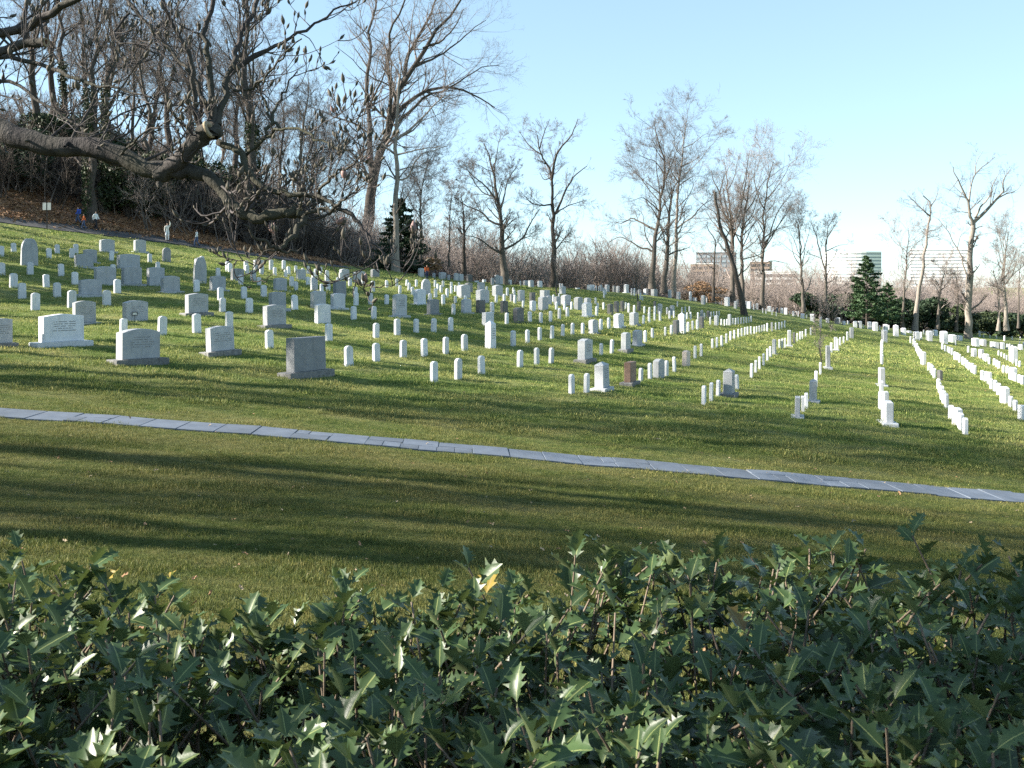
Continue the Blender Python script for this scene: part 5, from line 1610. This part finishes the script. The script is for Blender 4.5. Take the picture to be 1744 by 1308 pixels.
# ------------------------------------------------------------------ people
def person(loc, rz, H, pose, clothes, label, hair='brown_hair', pack=None):
    """joints in units of body height; skinned to one body, clothes and hair lie over it"""
    J = {'pel':(0,0,.53),'spn':(0,0,.62),'chs':(0,0,.74),'nck':(0,0,.845),'hd0':(0,-.012,.885),'hd1':(0,-.005,.955)}
    for s, q in ((-1,'l'),(1,'r')):
        J['sh'+q]=(s*.105,0,.81); J['el'+q]=(s*.135,.01,.64); J['wr'+q]=(s*.13,-.05,.50); J['hn'+q]=(s*.125,-.065,.445)
        J['hp'+q]=(s*.052,0,.515); J['kn'+q]=(s*.056,-.01,.285); J['an'+q]=(s*.056,.01,.045); J['to'+q]=(s*.062,-.085,.018)
    J.update(pose)
    names = list(J); ix = {n:i for i,n in enumerate(names)}
    E = [('pel','spn'),('spn','chs'),('chs','nck'),('nck','hd0'),('hd0','hd1')]
    for q in 'lr': E += [('chs','sh'+q),('sh'+q,'el'+q),('el'+q,'wr'+q),('wr'+q,'hn'+q),('pel','hp'+q),('hp'+q,'kn'+q),('kn'+q,'an'+q),('an'+q,'to'+q)]
    Rd = {'pel':.072,'spn':.068,'chs':.078,'nck':.032,'hd0':.045,'hd1':.05,'sh':.042,'el':.028,'wr':.02,'hn':.024,'hp':.062,'kn':.04,'an':.026,'to':.024}
    me = bpy.data.meshes.new('body'); me.from_pydata([tuple(c*H for c in J[n]) for n in names], [(ix[a],ix[b]) for a,b in E], [])
    o = bpy.data.objects.new('body_source', me); C.objects.link(o)
    md = o.modifiers.new('skin','SKIN'); sv = me.skin_vertices[0].data
    for n in names:
        r = (Rd.get(n) or Rd[n[:2]])*H; sv[ix[n]].radius = (r, r*.9)
    sv[ix['pel']].use_root = True
    sb = o.modifiers.new('sub','SUBSURF'); sb.levels = 2; sb.render_levels = 2
    dg = bpy.context.evaluated_depsgraph_get(); bm_ = bpy.data.meshes.new_from_object(o.evaluated_get(dg)); bpy.data.objects.remove(o)
    root = bpy.data.objects.new('person', None); C.objects.link(root); root.location = loc; root.rotation_euler = (0,0,rz)
    bm_.materials.clear(); bm_.materials.append(M['skin'])
    for p_ in bm_.polygons: p_.use_smooth = True
    link('body', bm_, root)
    V = np.array([v.co for v in bm_.vertices]); Nn = np.array([v.normal for v in bm_.vertices])
    A = np.array([J[a] for a,b in E])*H; B = np.array([J[b] for a,b in E])*H
    fc = np.array([p_.center for p_ in bm_.polygons])
    ab = B-A; t = np.clip(((fc[:,None]-A)*ab).sum(-1)/((ab**2).sum(-1)+1e-9), 0, 1)
    near = np.argmin(np.linalg.norm(fc[:,None]-(A+ab*t[...,None]), axis=-1), 1)
    bone = [E[k] for k in near]
    def cloth(name, pred, mat, off):
        F = [tuple(p_.vertices) for p_, b_, c_ in zip(bm_.polygons, bone, fc) if pred(b_, c_/H)]
        if not F: return
        VV = V + Nn*off*H; d = {}
        for f in F: d.setdefault(len(f), []).append(f)
        used_ = np.unique(np.concatenate([np.ravel(f) for f in d.values()])); mp = -np.ones(len(VV), int); mp[used_] = np.arange(len(used_))
        link(name, mesh_np(name, VV[used_], [mp[np.array(f)] for f in d.values()], [M[mat]], True), root)
    top, bot = clothes
    cloth('jacket', lambda b_, c_: b_[0] in ('spn','chs') and b_[1] != 'nck' or b_[0][:2] in ('sh','el') or (b_[0] == 'chs' and c_[2] < .85) or b_[0] == 'pel' and b_[1] == 'spn', top, .009)
    cloth('trousers', lambda b_, c_: b_[0][:2] in ('hp','kn') or (b_[0] == 'pel' and b_[1] != 'spn'), bot, .008)
    cloth('shoes', lambda b_, c_: b_[0][:2] == 'an', 'black', .006)
    hc = np.array(J['hd1'])
    cloth('hair', lambda b_, c_: b_[1] == 'hd1' and (c_[2] > hc[2]+.005 or c_[1] > hc[1]+.018), hair, .008)
    if pack:
        mb = MB(); mb.prism([(-.11*H,0),(.11*H,0),(.12*H,.2*H),(.08*H,.25*H),(-.08*H,.25*H),(-.12*H,.2*H)], .06*H, .15*H, .02)
        link('backpack', mb.mesh('backpack', [M[pack]]), root, (0, 0, .58*H))
    tag(root, label, 'person', 'visitors on the footpath')
    return root
walk = {'knl':(-.056,-.09,.29),'anl':(-.056,-.12,.05),'tol':(-.062,-.21,.03),'knr':(.056,.02,.29),'anr':(.056,.15,.09),'tor':(.062,.10,.02),'ell':(-.14,.07,.65),'wrl':(-.13,.05,.53),'hnl':(-.125,.03,.48),'elr':(.14,-.03,.65),'wrr':(.13,-.12,.56),'hnr':(.12,-.16,.54)}
def pth(px, py, off=1.3):
    q = on_ground(px, py); y = q.y+off; return (q.x*(y/q.y), y, gz(q.x*(y/q.y), y)+.05)
person(pth(143,396,.9), math.radians(-70), 1.40, walk, ('orange','denim'), 'child in an orange top and jeans walking on the footpath')
person(pth(133,394,2.2), math.radians(-70), 1.62, walk, ('blue','denim'), 'walker in a bright blue top behind the child in orange', 'black', 'blue')
person(pth(163,398,1.1), math.radians(75), 1.74, walk, ('white','black'), 'person in a white top and black trousers striding along the footpath')
person(pth(285,416,1.2), math.radians(20), 1.66, {'elr':(.16,-.03,.93),'wrr':(.12,-.05,1.06),'hnr':(.11,-.06,1.11),'knl':(-.07,-.14,.31),'anl':(-.06,-.02,.05),'tol':(-.06,-.11,.02)}, ('cream','white'), 'person in pale clothes raising one arm beside the footpath', 'brown_hair')
person(pth(335,425,1.2), math.radians(-60), 1.60, walk, ('white','denim'), 'person in a white top and blue jeans on the footpath, rightmost visitor')
q = on_ground(727, 475); person((q.x, q.y, gz(q.x, q.y)), math.radians(30), 1.45, {}, ('orange','navy'), 'child in an orange jacket standing by a monument below the spruce', 'black')

# ------------------------------------------------------------------ cars beyond the right skyline
def car(x, y, rz, paint, label):
    z = gz(x, y); root = bpy.data.objects.new('parked_car', None); C.objects.link(root); root.location = (x, y, z+.02); root.rotation_euler = (0,0,rz)
    mb = MB()
    mb.prism([(-2.1,.32),(-1.75,.22),(1.75,.22),(2.15,.35),(2.18,.62),(2.05,.78),(1.1,.92),(.55,1.38),(-1.05,1.42),(-1.75,.98),(-2.12,.92)], -.86, .86, .09)
    link('body', mb.mesh('body', [M[paint]]), root)
    mb = MB(); mb.prism([(-1.5,.96),(.92,.94),(.48,1.32),(-1.0,1.35)], -.872, .872, .01); link('window', mb.mesh('window', [M['glass_dark']]), root)
    for sx in (-1.3, 1.35):
        for sy in (-.8, .8):
            mb = MB(); mb.prism([(.33*math.cos(2*math.pi*i/16), .33*math.sin(2*math.pi*i/16)) for i in range(16)], -.11, .11, .02)
            w = link('wheel', mb.mesh('wheel', [M['tyre']]), root, (sx, sy, .33))
            mb = MB(); mb.prism([(.19*math.cos(2*math.pi*i/12), .19*math.sin(2*math.pi*i/12)) for i in range(12)], -.118, .118, .01); link('rim', mb.mesh('rim', [M['silver']]), w)
    for sy in (-.6, .6):
        mb = MB(); mb.box((2.12, sy, .66), (.08,.32,.14)); link('headlight', mb.mesh('headlight', [M['sign_white']]), root)
    tag(root, label, 'car', 'cars parked beyond the skyline')
for px, py, d, rz, pt, lb_ in ((1602,570,192,1.0,'red','red parked car glimpsed behind the skyline headstones'), (1632,574,188,.25,'navy','dark blue parked car beside the big pale trunk'), (1667,572,195,.2,'silver','silver parked car right of the big pale trunk')):
    q = at(px, py, d); car(q[0], q[1], rz, pt, lb_)

# ------------------------------------------------------------------ far office buildings
def banded(name, px0, px1, ytop, d, floors, fh, bulge, label, wall, glass, depth=22, turn=0.):
    """slab with a (curved) front; every floor is a spandrel band and a glazing band of its own"""
    w = (px1-px0)/FPX*d*(1 if not turn else .98); c = at((px0+px1)/2, ytop, d); n = 13
    root = bpy.data.objects.new(name, None); C.objects.link(root)
    z0 = -floors*fh; root.location = (c[0], c[1], c[2]+z0); root.rotation_euler = (0,0,turn)
    u = np.linspace(-1, 1, n)
    def out(sx, k): return [(x_*w/2*sx, -bulge*(1-x_*x_) - k) for x_ in u] + [(w/2*sx, depth), (-w/2*sx, depth)]
    def band(nm, za, zb, k, mat):
        o_ = out(1., k); m_ = len(o_); V = [(a_, b_, za) for a_, b_ in o_] + [(a_, b_, zb) for a_, b_ in o_]
        F = [(i, (i+1) % m_, m_+(i+1) % m_, m_+i) for i in range(m_)] + [tuple(range(m_))[::-1], tuple(range(m_, 2*m_))]
        mb = MB(); mb.add(V, F); link(nm, mb.mesh(nm, [M[mat]]), root)
    for f in range(floors):
        band('spandrel', f*fh, f*fh+fh*.66-.02, .25, wall)
        band('window_band', f*fh+fh*.66, (f+1)*fh-.02, 0., glass)
    band('parapet', floors*fh, floors*fh+1.6, .3, wall)
    tag(root, label, 'building')
    return root
banded('office_tower', 1402, 1499, 432, 900, 16, 3.05, 9., 'white curved office tower with horizontal window bands', 'tower_white', 'tower_glass', 26, -.35)
banded('office_block', 1553, 1646, 426, 950, 15, 3.2, .0, 'white banded office slab behind the slanting tree', 'tower_white', 'tower_glass', 16, -.35)
def plain_block(px0, px1, ytop, d, hgt, depth, wall, label, rows, cols, glass='glass_dark', parapet='tower_white'):
    w = (px1-px0)/FPX*d; c = at((px0+px1)/2, ytop, d); root = bpy.data.objects.new('office_block', None); C.objects.link(root); root.location = (c[0], c[1], c[2]-hgt); root.rotation_euler = (0, 0, -.35)
    mb = MB(); mb.box((0, depth/2, hgt/2), (w, depth, hgt)); link('wall', mb.mesh('wall', [M[wall]]), root)
    for r in range(rows):
        for q in range(cols):
            mb = MB(); mb.box((-w/2+w*(q+.5)/cols, -.05, hgt-1.2-3.3*r-1.1), (w/cols*.74, .3, 1.7)); link('window', mb.mesh('window', [M[glass]]), root)
    mb = MB(); mb.box((0, depth/2, hgt+.3), (w+.6, depth+.6, .6)); link('parapet', mb.mesh('parapet', [M[parapet]]), root)
    tag(root, label, 'building')
plain_block(1176, 1216, 450, 640, 34, 20, 'brick_brown', 'brown brick office block with pale roof edge behind the crooked tree', 6, 4)
plain_block(1186, 1246, 431, 700, 46, 24, 'roof_dark', 'dark slate coloured tower block above the brown office block', 8, 7, 'tower_glass', 'roof_dark')
plain_block(1286, 1352, 463, 620, 26, 16, 'tower_white', 'long low white building with a row of windows', 3, 11)
plain_block(1278, 1310, 446, 680, 34, 18, 'brick_brown', 'brownish far building beside the low white one', 5, 5)

# ------------------------------------------------------------------ magnolia: sawn limb overhead at the upper left
mg = np.random.default_rng(77); MD = 5.0
vm = (0, 0, 2.725)
tb = TB(); PL, RL = [], []
def mlimb(pts, w0, w1, y0=0., y1=0., S=22, keep=True, sides=12, wob=.006, flat=True):
    q = np.array(pts, float)/2.725; n = len(q)
    tt = np.r_[0, np.cumsum(np.linalg.norm(np.diff(q,axis=0),axis=1))]; tt /= tt[-1]
    P = np.array([at(a, c, MD+y0+(y1-y0)*e) for (a, c), e in zip(q, tt)])
    P = resample(P, S); P[1:-1] += mg.normal(0, wob, (S-2,3))
    R = (w0+(w1-w0)*np.linspace(0,1,S))/2.725/2*MD/FPX
    R = R*(1+.05*np.sin(np.linspace(0,1,S)*31+mg.random()*6)+mg.normal(0,.025,S))
    tb.add(P[None], R[None], sides)
    if keep:
        PL.append(resample(P, 16)); RL.append(np.interp(np.linspace(0,1,16), np.linspace(0,1,S), R))
    return P, R
cuts = []
# the trunk stands left of the picture
b0 = np.array([-4.3, 5.3]); bz = gz(*b0)
T0 = resample([(b0[0],b0[1],bz-.3),(b0[0]+.05,b0[1],bz+.9),(b0[0]+.2,b0[1]-.05,bz+1.9),(b0[0]+.1,b0[1],bz+3.2),(b0[0]-.2,b0[1]+.1,bz+5.2)], 20)
R0 = np.linspace(.30,.10,20)*(1+.5*np.exp(-np.arange(20)*.6)); tb.add(T0[None], R0[None], 14)
PL.append(resample(T0[9:],16)); RL.append(np.linspace(.2,.1,16))
mlimb([(-1120,560),(-600,430),(-250,500),(0,600),(130,660),(270,682),(450,694),(600,740),(720,790),(800,795)],125,86,.3,0,34)
P,R = mlimb([(730,810),(800,770),(860,712),(930,645),(975,600)],84,78,0,-.12,12); cuts.append((P,R))
mlimb([(985,640),(1000,610),(985,575)],70,50,-.1,-.05,8,False)
mlimb([(760,800),(850,790),(920,800),(980,830),(1040,895),(1090,960),(1170,1012),(1260,1000),(1330,985),(1385,975)],66,44,0,-.15,26); P,R = mlimb([(1330,985),(1392,984)],46,46,-.15,-.16,5,False); cuts.append((P,R))
mlimb([(745,800),(738,840),(742,868)],60,22,0,-.02,6,False)
mlimb([(1370,985),(1410,990),(1415,1010),(1380,1060),(1345,1105),(1290,1160)],34,18,-.15,-.3,14)
mlimb([(1290,1160),(1250,1140),(1180,1090),(1130,1040)],18,6,-.3,-.4,10,False); mlimb([(1290,1155),(1340,1175),(1400,1150)],14,5,-.3,-.2,8,False)
P,R = mlimb([(-260,330),(-20,245),(60,225),(120,205),(215,196)],52,44,.5,.3,12); cuts.append((P,R))
mlimb([(-300,250),(0,150),(120,132),(200,75),(270,45),(400,-30)],60,30,.6,.2,14)
mlimb([(-200,330),(0,370),(120,420),(260,520),(400,590)],24,8,.4,.1,14)
mlimb([(0,265),(200,300),(300,345),(450,400),(600,420),(700,450)],26,8,.4,.0,16)
mlimb([(990,590),(985,480),(975,380),(962,250),(955,150),(980,20),(1000,-60)],34,20,-.05,.1,18)
mlimb([(1012,580),(1035,470),(1060,380),(1085,250),(1120,160),(1170,60),(1210,-40)],32,20,-.05,.3,18)
mlimb([(940,590),(905,540),(895,430),(890,300),(850,200),(780,60),(740,-40)],26,14,-.05,-.2,18)
mlimb([(980,560),(960,500),(930,420),(880,330),(760,200),(640,60),(560,-40)],22,12,0,.2,18)
mlimb([(1075,340),(1150,280),(1250,230),(1360,170),(1480,100),(1560,40),(1650,10)],22,8,.1,.4,18)
mlimb([(1085,420),(1180,400),(1260,330),(1330,240),(1400,180)],14,6,.05,-.2,14)
mlimb([(1015,660),(1060,680),(1115,712),(1150,780),(1190,850),(1240,875),(1300,890),(1450,912),(1560,955),(1620,990)],32,16,0,-.3,24)
mlimb([(1600,975),(1660,1022),(1700,1080),(1720,1125)],22,10,-.3,-.35,10)
mlimb([(1560,955),(1500,975),(1440,985),(1400,1000)],14,18,-.3,-.18,8)
mlimb([(1135,730),(1180,690),(1230,640),(1300,598),(1380,595),(1450,625),(1560,690),(1640,700)],17,7,0,-.35,20)
mlimb([(1300,598),(1250,540),(1220,440),(1180,330)],16,7,0,.3,14); mlimb([(1240,630),(1270,520),(1330,400),(1380,330)],18,7,0,.25,14)
mlimb([(1450,912),(1500,860),(1560,800),(1640,760),(1690,700)],16,6,-.2,-.5,14); mlimb([(1560,955),(1640,900),(1690,860)],12,5,-.3,-.5,10); mlimb([(1300,890),(1380,800),(1440,740),(1520,680)],14,5,-.1,.2,14)
mlimb([(450,690),(520,560),(620,500),(760,480),(850,490)],12,5,0,.4,14); mlimb([(560,720),(640,640),(700,600),(800,560)],12,5,0,-.3,12); mlimb([(300,680),(380,560),(430,470),(520,330),(560,200)],14,6,0,.5,14)
mlimb([(600,60),(520,160),(560,200),(700,220),(820,300)],12,5,.2,-.1,14)
# twigs that hang before the graves
mlimb([(1700,1080),(1720,1160),(1690,1240),(1640,1300),(1640,1380)],9,4,-.35,-.4,12,False); mlimb([(1720,1125),(1800,1200),(1860,1240),(1900,1200)],9,3,-.35,-.4,12)
mlimb([(1290,1160),(1220,1170),(1180,1230),(1170,1290)],9,3,-.3,-.4,10,False); mlimb([(1180,1230),(1120,1210),(1080,1230)],6,3,-.4,-.4,8); mlimb([(1170,1290),(1210,1310),(1270,1270)],6,3,-.4,-.45,8); mlimb([(1640,1300),(1700,1330),(1800,1330),(1860,1300)],7,3,-.4,-.5,10)
P = np.stack(PL); R = np.stack(RL)
# fine growth: short spurs that turn upwards
Ls = np.linalg.norm(np.diff(P,axis=1),axis=2).sum(1)
thick = R.mean(1)
cnt = mg.poisson(np.where(thick > .045, Ls*1.6, np.where(thick > .02, Ls*8., Ls*8.5)))
cnt[:2] = (10, 8)
P1,R1 = spawn(P,R,cnt,np.clip(.24+Ls*.16,.24,.55),(28,68),8,mg,.12,1.,.13,.17,.36,.45,.003,.35); k1_ = np.minimum(1., .0085/R1[:,:1]); R1 = R1*k1_
P2,R2 = spawn(P1,R1,mg.poisson(2.7,len(P1)),np.linalg.norm(np.diff(P1,axis=1),axis=2).sum(1)*.55,(30,65),6,mg,.15,1.,.15,.18,.75,.6,.0028,.3)
P3,R3 = spawn(P2,R2,mg.poisson(1.2,len(P2)),np.linalg.norm(np.diff(P2,axis=1),axis=2).sum(1)*.6,(30,65),5,mg,.2,1.,.16,.18,.8,.65,.0024,.3)
cr = TB(); cr.add(P1,R1,5); cr.add(P2,R2,4); cr.add(P3,R3,4)
root = bpy.data.objects.new('magnolia_tree', None); C.objects.link(root); root.location = (b0[0], b0[1], bz)
inv = Matrix.Translation((-b0[0],-b0[1],-bz))
me = tb.mesh('limb', M['mag_bark']); me.transform(inv); link('limb', me, root)
me = cr.mesh('twigs', M['mag_twig']); me.transform(inv); link('twigs', me, root)
for P_, R_ in cuts:          # sawn ends: a pale rim round a hollow reddish heart
    d = Vector(P_[-1]-P_[-2]).normalized(); r = float(R_[-1]); mb = MB(); n = 18
    ring = [(1.03,-.25),(1.08,.02),(1.0,.10),(.62,.10),(.55,-.35)]
    V = [(a*r*(1+.06*math.sin(3*t+1)) *math.cos(t), a*r*(1+.06*math.sin(3*t+1))*math.sin(t), h*r) for a,h in ring for t in np.linspace(0,2*math.pi,n,endpoint=False)]
    mb.add(V, [(k*n+i,k*n+(i+1)%n,(k+1)*n+(i+1)%n,(k+1)*n+i) for k in range(4) for i in range(n)])
    o = link('sawn_end', mb.mesh('sawn_end', [M['cut_wood']], True), root, Vector(P_[-1])-root.location, d.to_track_quat('Z','Y').to_euler())
    mb = MB(); mb.add([(.6*r*math.cos(t),.6*r*math.sin(t),-.3*r) for t in np.linspace(0,2*math.pi,n,endpoint=False)], [tuple(range(n))]); link('hollow', mb.mesh('hollow', [M['hollow']]), o)
def bud_mesh(L, W, mat, sd):
    t = np.linspace(0,1,7); prof = np.array([.3,.75,1.,.95,.7,.35,.04])*W
    P_ = np.stack([.02*np.sin(t*3+sd)*L, 0*t, t*L],-1)
    return_tb = TB(); return_tb.add(P_[None], prof[None], 6); return return_tb.mesh('bud', M[mat])
BUD = [bud_mesh(.034,.0066,'bud',0), bud_mesh(.028,.0055,'bud',1), bud_mesh(.042,.008,'bud',2), bud_mesh(.052,.013,'bud_pink',3)]
tips = np.concatenate([np.c_[A[:,-1], A[:,-1]-A[:,-2]] for A in (P1,P2,P3)])
tips = tips[tips[:,1] > 4.0]; tips = tips[mg.permutation(len(tips))][:2600]
px = CX+tips[:,0]/tips[:,1]*FPX; inview = (px > -30) & (px < 720) & (HY-tips[:,2]/tips[:,1]*FPX > -20)
order = np.argsort(np.where(inview, tips[:,1], 99)); tips = tips[order]
big = TB()
for i, tp_ in enumerate(tips):
    d = Vector(tp_[3:]).normalized(); d = (d+Vector((0,0,.5))).normalized()
    k = 3 if mg.random() < .02 else int(mg.integers(0,3)); s = mg.uniform(.75,1.25)
    if i < 300:
        link('bud', BUD[k], root, Vector(tp_[:3])-root.location, d.to_track_quat('Z','Y').to_euler(), (s,s,s))
    else:
        m_ = BUD[k]; n = len(m_.vertices); co = np.empty(n*3, np.float32); m_.vertices.foreach_get('co', co)
        R3_ = np.array(d.to_track_quat('Z','Y').to_matrix()); V = (co.reshape(-1,3)*s)@R3_.T + tp_[:3]-np.array(root.location)
        big.raw(V, [tuple(p_.vertices) for p_ in m_.polygons])
tag(link('buds', big.mesh('buds', M['bud']), root), kind='stuff')
tag(root, 'old magnolia with a heavy sawn limb and swelling buds, upper left', 'tree')
# unseen evergreen added past the left edge, its crown shaped to shade the hedge
for i, (x, y, h, w, n) in enumerate([(-8.8,1.3,8.9,2.2,5200)]):
    bush('unseen_evergreen', x, y, h, w, n, .12, 'evergreen', 'unseen clear stemmed evergreen added to shade the hedge, left of view', 'tree', None, 130+i, 14, 0, .80)

# ------------------------------------------------------------------ holly hedge
hg = np.random.default_rng(99)
def holly_leaf(seed, L=1., W=.44, spines=4, fold=.28, droop=.22):
    gg = np.random.default_rng(seed); V, UV, T, Qd = [], [], [], []
    n = spines; ts = np.linspace(.13,.90,n+1)
    def P(t, u, lift=0.):
        w = W*.5*(max(0., math.sin(math.pi*min(1,max(0,t))**.9))**.8)
        x = u*w; z = abs(u)*w*fold*1.6 - droop*t*t*L + lift
        return (x, t*L, z)
    cl = []
    for t in [0.]+list(ts)+[1.]:
        cl.append(len(V)); V.append(P(t,0)); UV.append((0,t))
    tip = len(V)-1
    for sd in (-1,1):
        ed = [cl[0]]
        for i, t in enumerate(ts):
            u = sd*.62
            ed.append(len(V)); V.append(P(t,u)); UV.append((sd*.62,t))
        ed.append(tip)
        for i in range(len(cl)-1):
            a,b,c,d = cl[i],cl[i+1],ed[i+1],ed[i]
            if a == d: f = (a,b,c)
            elif b == c: f = (a,b,d)
            else: f = (a,b,c,d)
            f = f if sd == -1 else f[::-1]
            (T if len(f) == 3 else Qd).append(f)
        for k in range(spines):           # spines sweep out from the scalloped margin, alternately up and down
            i0, i1 = 1+k, 2+k; tm = ts[k]*.38+ts[k+1]*.62
            b1, b2, s_ = len(V), len(V)+1, len(V)+2; up_ = gg.choice([-.05,.085])*L
            for q_, uu in ((ts[k]*.75+ts[k+1]*.25,.86),(ts[k]*.18+ts[k+1]*.82,.90)):
                x, y, z = P(q_, sd*uu); V.append((x,y,z+up_*.35)); UV.append((sd*.88,q_))
            x, y, z = P(tm, sd*(1.42+gg.uniform(-.1,.2))); V.append((x, y+.045, z+up_)); UV.append((sd*1.0,tm))
            for f in ((ed[i0],b2,b1),(ed[i0],ed[i1],b2),(b1,b2,s_)): T.append(f if sd == -1 else f[::-1])
    a = len(V); V += [(-.018,-.14,.02),(.018,-.14,.02)]; UV += [(0,0),(0,0)]; T.append((a,a+1,cl[0]))
    return np.array(V), np.array(UV), np.array(T), np.array(Qd)
LEAF = [holly_leaf(i, 1., w, sp, f, d) for i, (w, sp, f, d) in enumerate([(.60,3,.22,.16),(.56,4,.16,.26),(.64,3,.30,.08),(.54,4,.22,.34),(.52,3,.14,.04)])]
LMESH = {m: [mesh_np('leaf', V, [T, Q_], [M[m]], True, None, UV) for V, UV, T, Q_ in LEAF] for m in ('holly','holly_old','holly_red')}
def top_z(x, y):
    """height of the clipped top: level with a shallow dip left of the middle, rising to the right"""
    return -.665 + .055*np.clip((x-.5)/1.0, -.4, 1.3) - .03*np.exp(-((x+.62)/.22)**2)*np.clip((y-1.6)/.6, 0, 1)
shoots = []
for i in range(960):
    y = .72+1.82*hg.random()**.9; x = (hg.random()*2-1)*(y*.56+.45)
    yb = 2.42 + .12*math.sin(x*3.1) + .12*np.clip(x-.6,0,1)
    if y > yb: continue
    if abs(x-.30) < .14 and abs(y-1.95) < .10: continue
    if abs(x+.60) < .14 and y > 2.25: continue
    z = top_z(x, y) + min(hg.normal(0,.022), .028) - .05*hg.random()
    if y > 2.2 and hg.random() < .25: z -= .10
    shoots.append((x, y, z))
leaves = []
stems = TB()
for (x, y, z) in shoots:
    h = hg.uniform(.32,.55); lean = hg.normal(0,.10,2); base = np.array([x-lean[0]*1.6, y-lean[1]*1.6, z-h]); tip = np.array([x,y,z])
    P_ = resample([base, (base+tip)/2+hg.normal(0,.012,3), tip], 6); stems.add(P_[None], np.linspace(.0042,.0022,6)[None], 5)
    ax = (tip-base)/np.linalg.norm(tip-base); k = hg.integers(7,11); a0 = hg.random()*6.28
    for j in range(k):
        u = j/(k-1); p_ = tip - ax*(h*.62*u**1.25); a = a0 + j*2.05 + hg.normal(0,.35)
        el = math.radians(52-52*u**.8+hg.normal(0,12)); dr = np.array([math.cos(a)*math.cos(el), math.sin(a)*math.cos(el), math.sin(el)])
        L_ = hg.uniform(.062,.092)*(.72+.34*min(1,u*2.2)); leaves.append((p_+dr*.008, dr, L_, hg.normal(0,.35), int(hg.integers(0,5))))
for i in range(3400):          # older leaves deeper inside
    y = .6+1.9*hg.random(); x = (hg.random()*2-1)*(y*.58+.5); z = float(top_z(x, y)) - .13 - .42*hg.random()**.8
    if y > 2.30+.12*np.clip(x-.6,0,1): continue
    a = hg.random()*6.28; el = math.radians(hg.normal(5,30)); leaves.append((np.array([x,y,z]), np.array([math.cos(a)*math.cos(el), math.sin(a)*math.cos(el), math.sin(el)]), hg.uniform(.06,.09), hg.normal(0,.6), int(hg.integers(0,5))))
hroot = bpy.data.objects.new('holly_hedge', None); C.objects.link(hroot); hroot.location = (0, 1.7, gz(0,1.7))
ho = np.array(hroot.location)
def leaf_mat(p_, dr, L_, roll):
    yv = Vector(dr).normalized(); up = Vector((0,0,1)); xv = yv.cross(up)
    if xv.length < .05: xv = Vector((1,0,0))
    xv.normalize(); zv = xv.cross(yv); c_, s_ = math.cos(roll), math.sin(roll)
    x2 = xv*c_+zv*s_; z2 = zv*c_-xv*s_
    return np.array([[x2[i], yv[i], z2[i]] for i in range(3)])*L_
def score(l):
    p_ = l[0]; X = CX+p_[0]/p_[1]*FPX; Y = HY-p_[2]/p_[1]*FPX
    if not (-20 < X < 1764 and 860 < Y < 1330): return -1
    dz = p_[2]-float(top_z(p_[0],p_[1])); return l[2]/p_[1] - max(0,-dz-.05)*.25
sc_ = np.array([score(l) for l in leaves]); od = np.argsort(-sc_)
fV, fU, fT, fQ, nn = [], [], [], [], 0
turn = {}
for (X, Y, mk) in ((1262,1062,'holly_red'),(1340,1066,'holly_old'),(285,958,'holly_old'),(193,978,'holly_old'),(830,1022,'holly_old'),(1610,1030,'holly_old')):
    b_ = min((i for i in range(len(leaves)) if sc_[i] > 0), key=lambda i: (CX+leaves[i][0][0]/leaves[i][0][1]*FPX-X)**2+(HY-leaves[i][0][2]/leaves[i][0][1]*FPX-Y)**2 + (0 if i not in turn else 1e9))
    turn[b_] = mk
n_single = 0
for r_, i in enumerate(od):
    p_, dr, L_, roll, k = leaves[i]; A = leaf_mat(p_, dr, L_, roll)
    if (r_ < 294 or i in turn):
        m4 = Matrix([[*A[0], p_[0]-ho[0]], [*A[1], p_[1]-ho[1]], [*A[2], p_[2]-ho[2]], [0,0,0,1]])
        o = link('leaf', LMESH[turn.get(i,'holly')][k], hroot); o.matrix_local = m4
        if i in turn: o['label'] = 'reddish leaf turning colour' if turn[i] == 'holly_red' else 'yellowing holly leaf'
        continue
    V, UV, T, Q_ = LEAF[k]; fV.append(V@A.T+p_-ho); fU.append(UV); fT.append(T+nn); fQ.append(Q_+nn); nn += len(V)
tag(link('foliage', mesh_np('foliage', np.concatenate(fV), [np.concatenate(fT), np.concatenate(fQ)], [M['holly']], True, None, np.concatenate(fU)), hroot), kind='stuff')
me = stems.mesh('stems', M['stem']); me.transform(Matrix.Translation(-Vector(ho)))
tag(link('stems', me, hroot), kind='stuff')
tb2 = TB()
for i in range(60):
    y = .9+1.4*hg.random(); x = (hg.random()*2-1)*(y*.56+.3); z = gz(x,y)
    P_ = resample([(x,y,z-.05),(x+hg.normal(0,.05),y+hg.normal(0,.05),z+.35),(x+hg.normal(0,.12),y+hg.normal(0,.12),float(top_z(x,y))-.25)], 7); tb2.add(P_[None], np.linspace(.012,.005,7)[None], 6)
me = tb2.mesh('woody_stems', M['bark_dark']); me.transform(Matrix.Translation(-Vector(ho))); tag(link('woody_stems', me, hroot), kind='stuff')
tag(hroot, 'glossy spiny holly hedge along the bottom of the view', 'hedge')
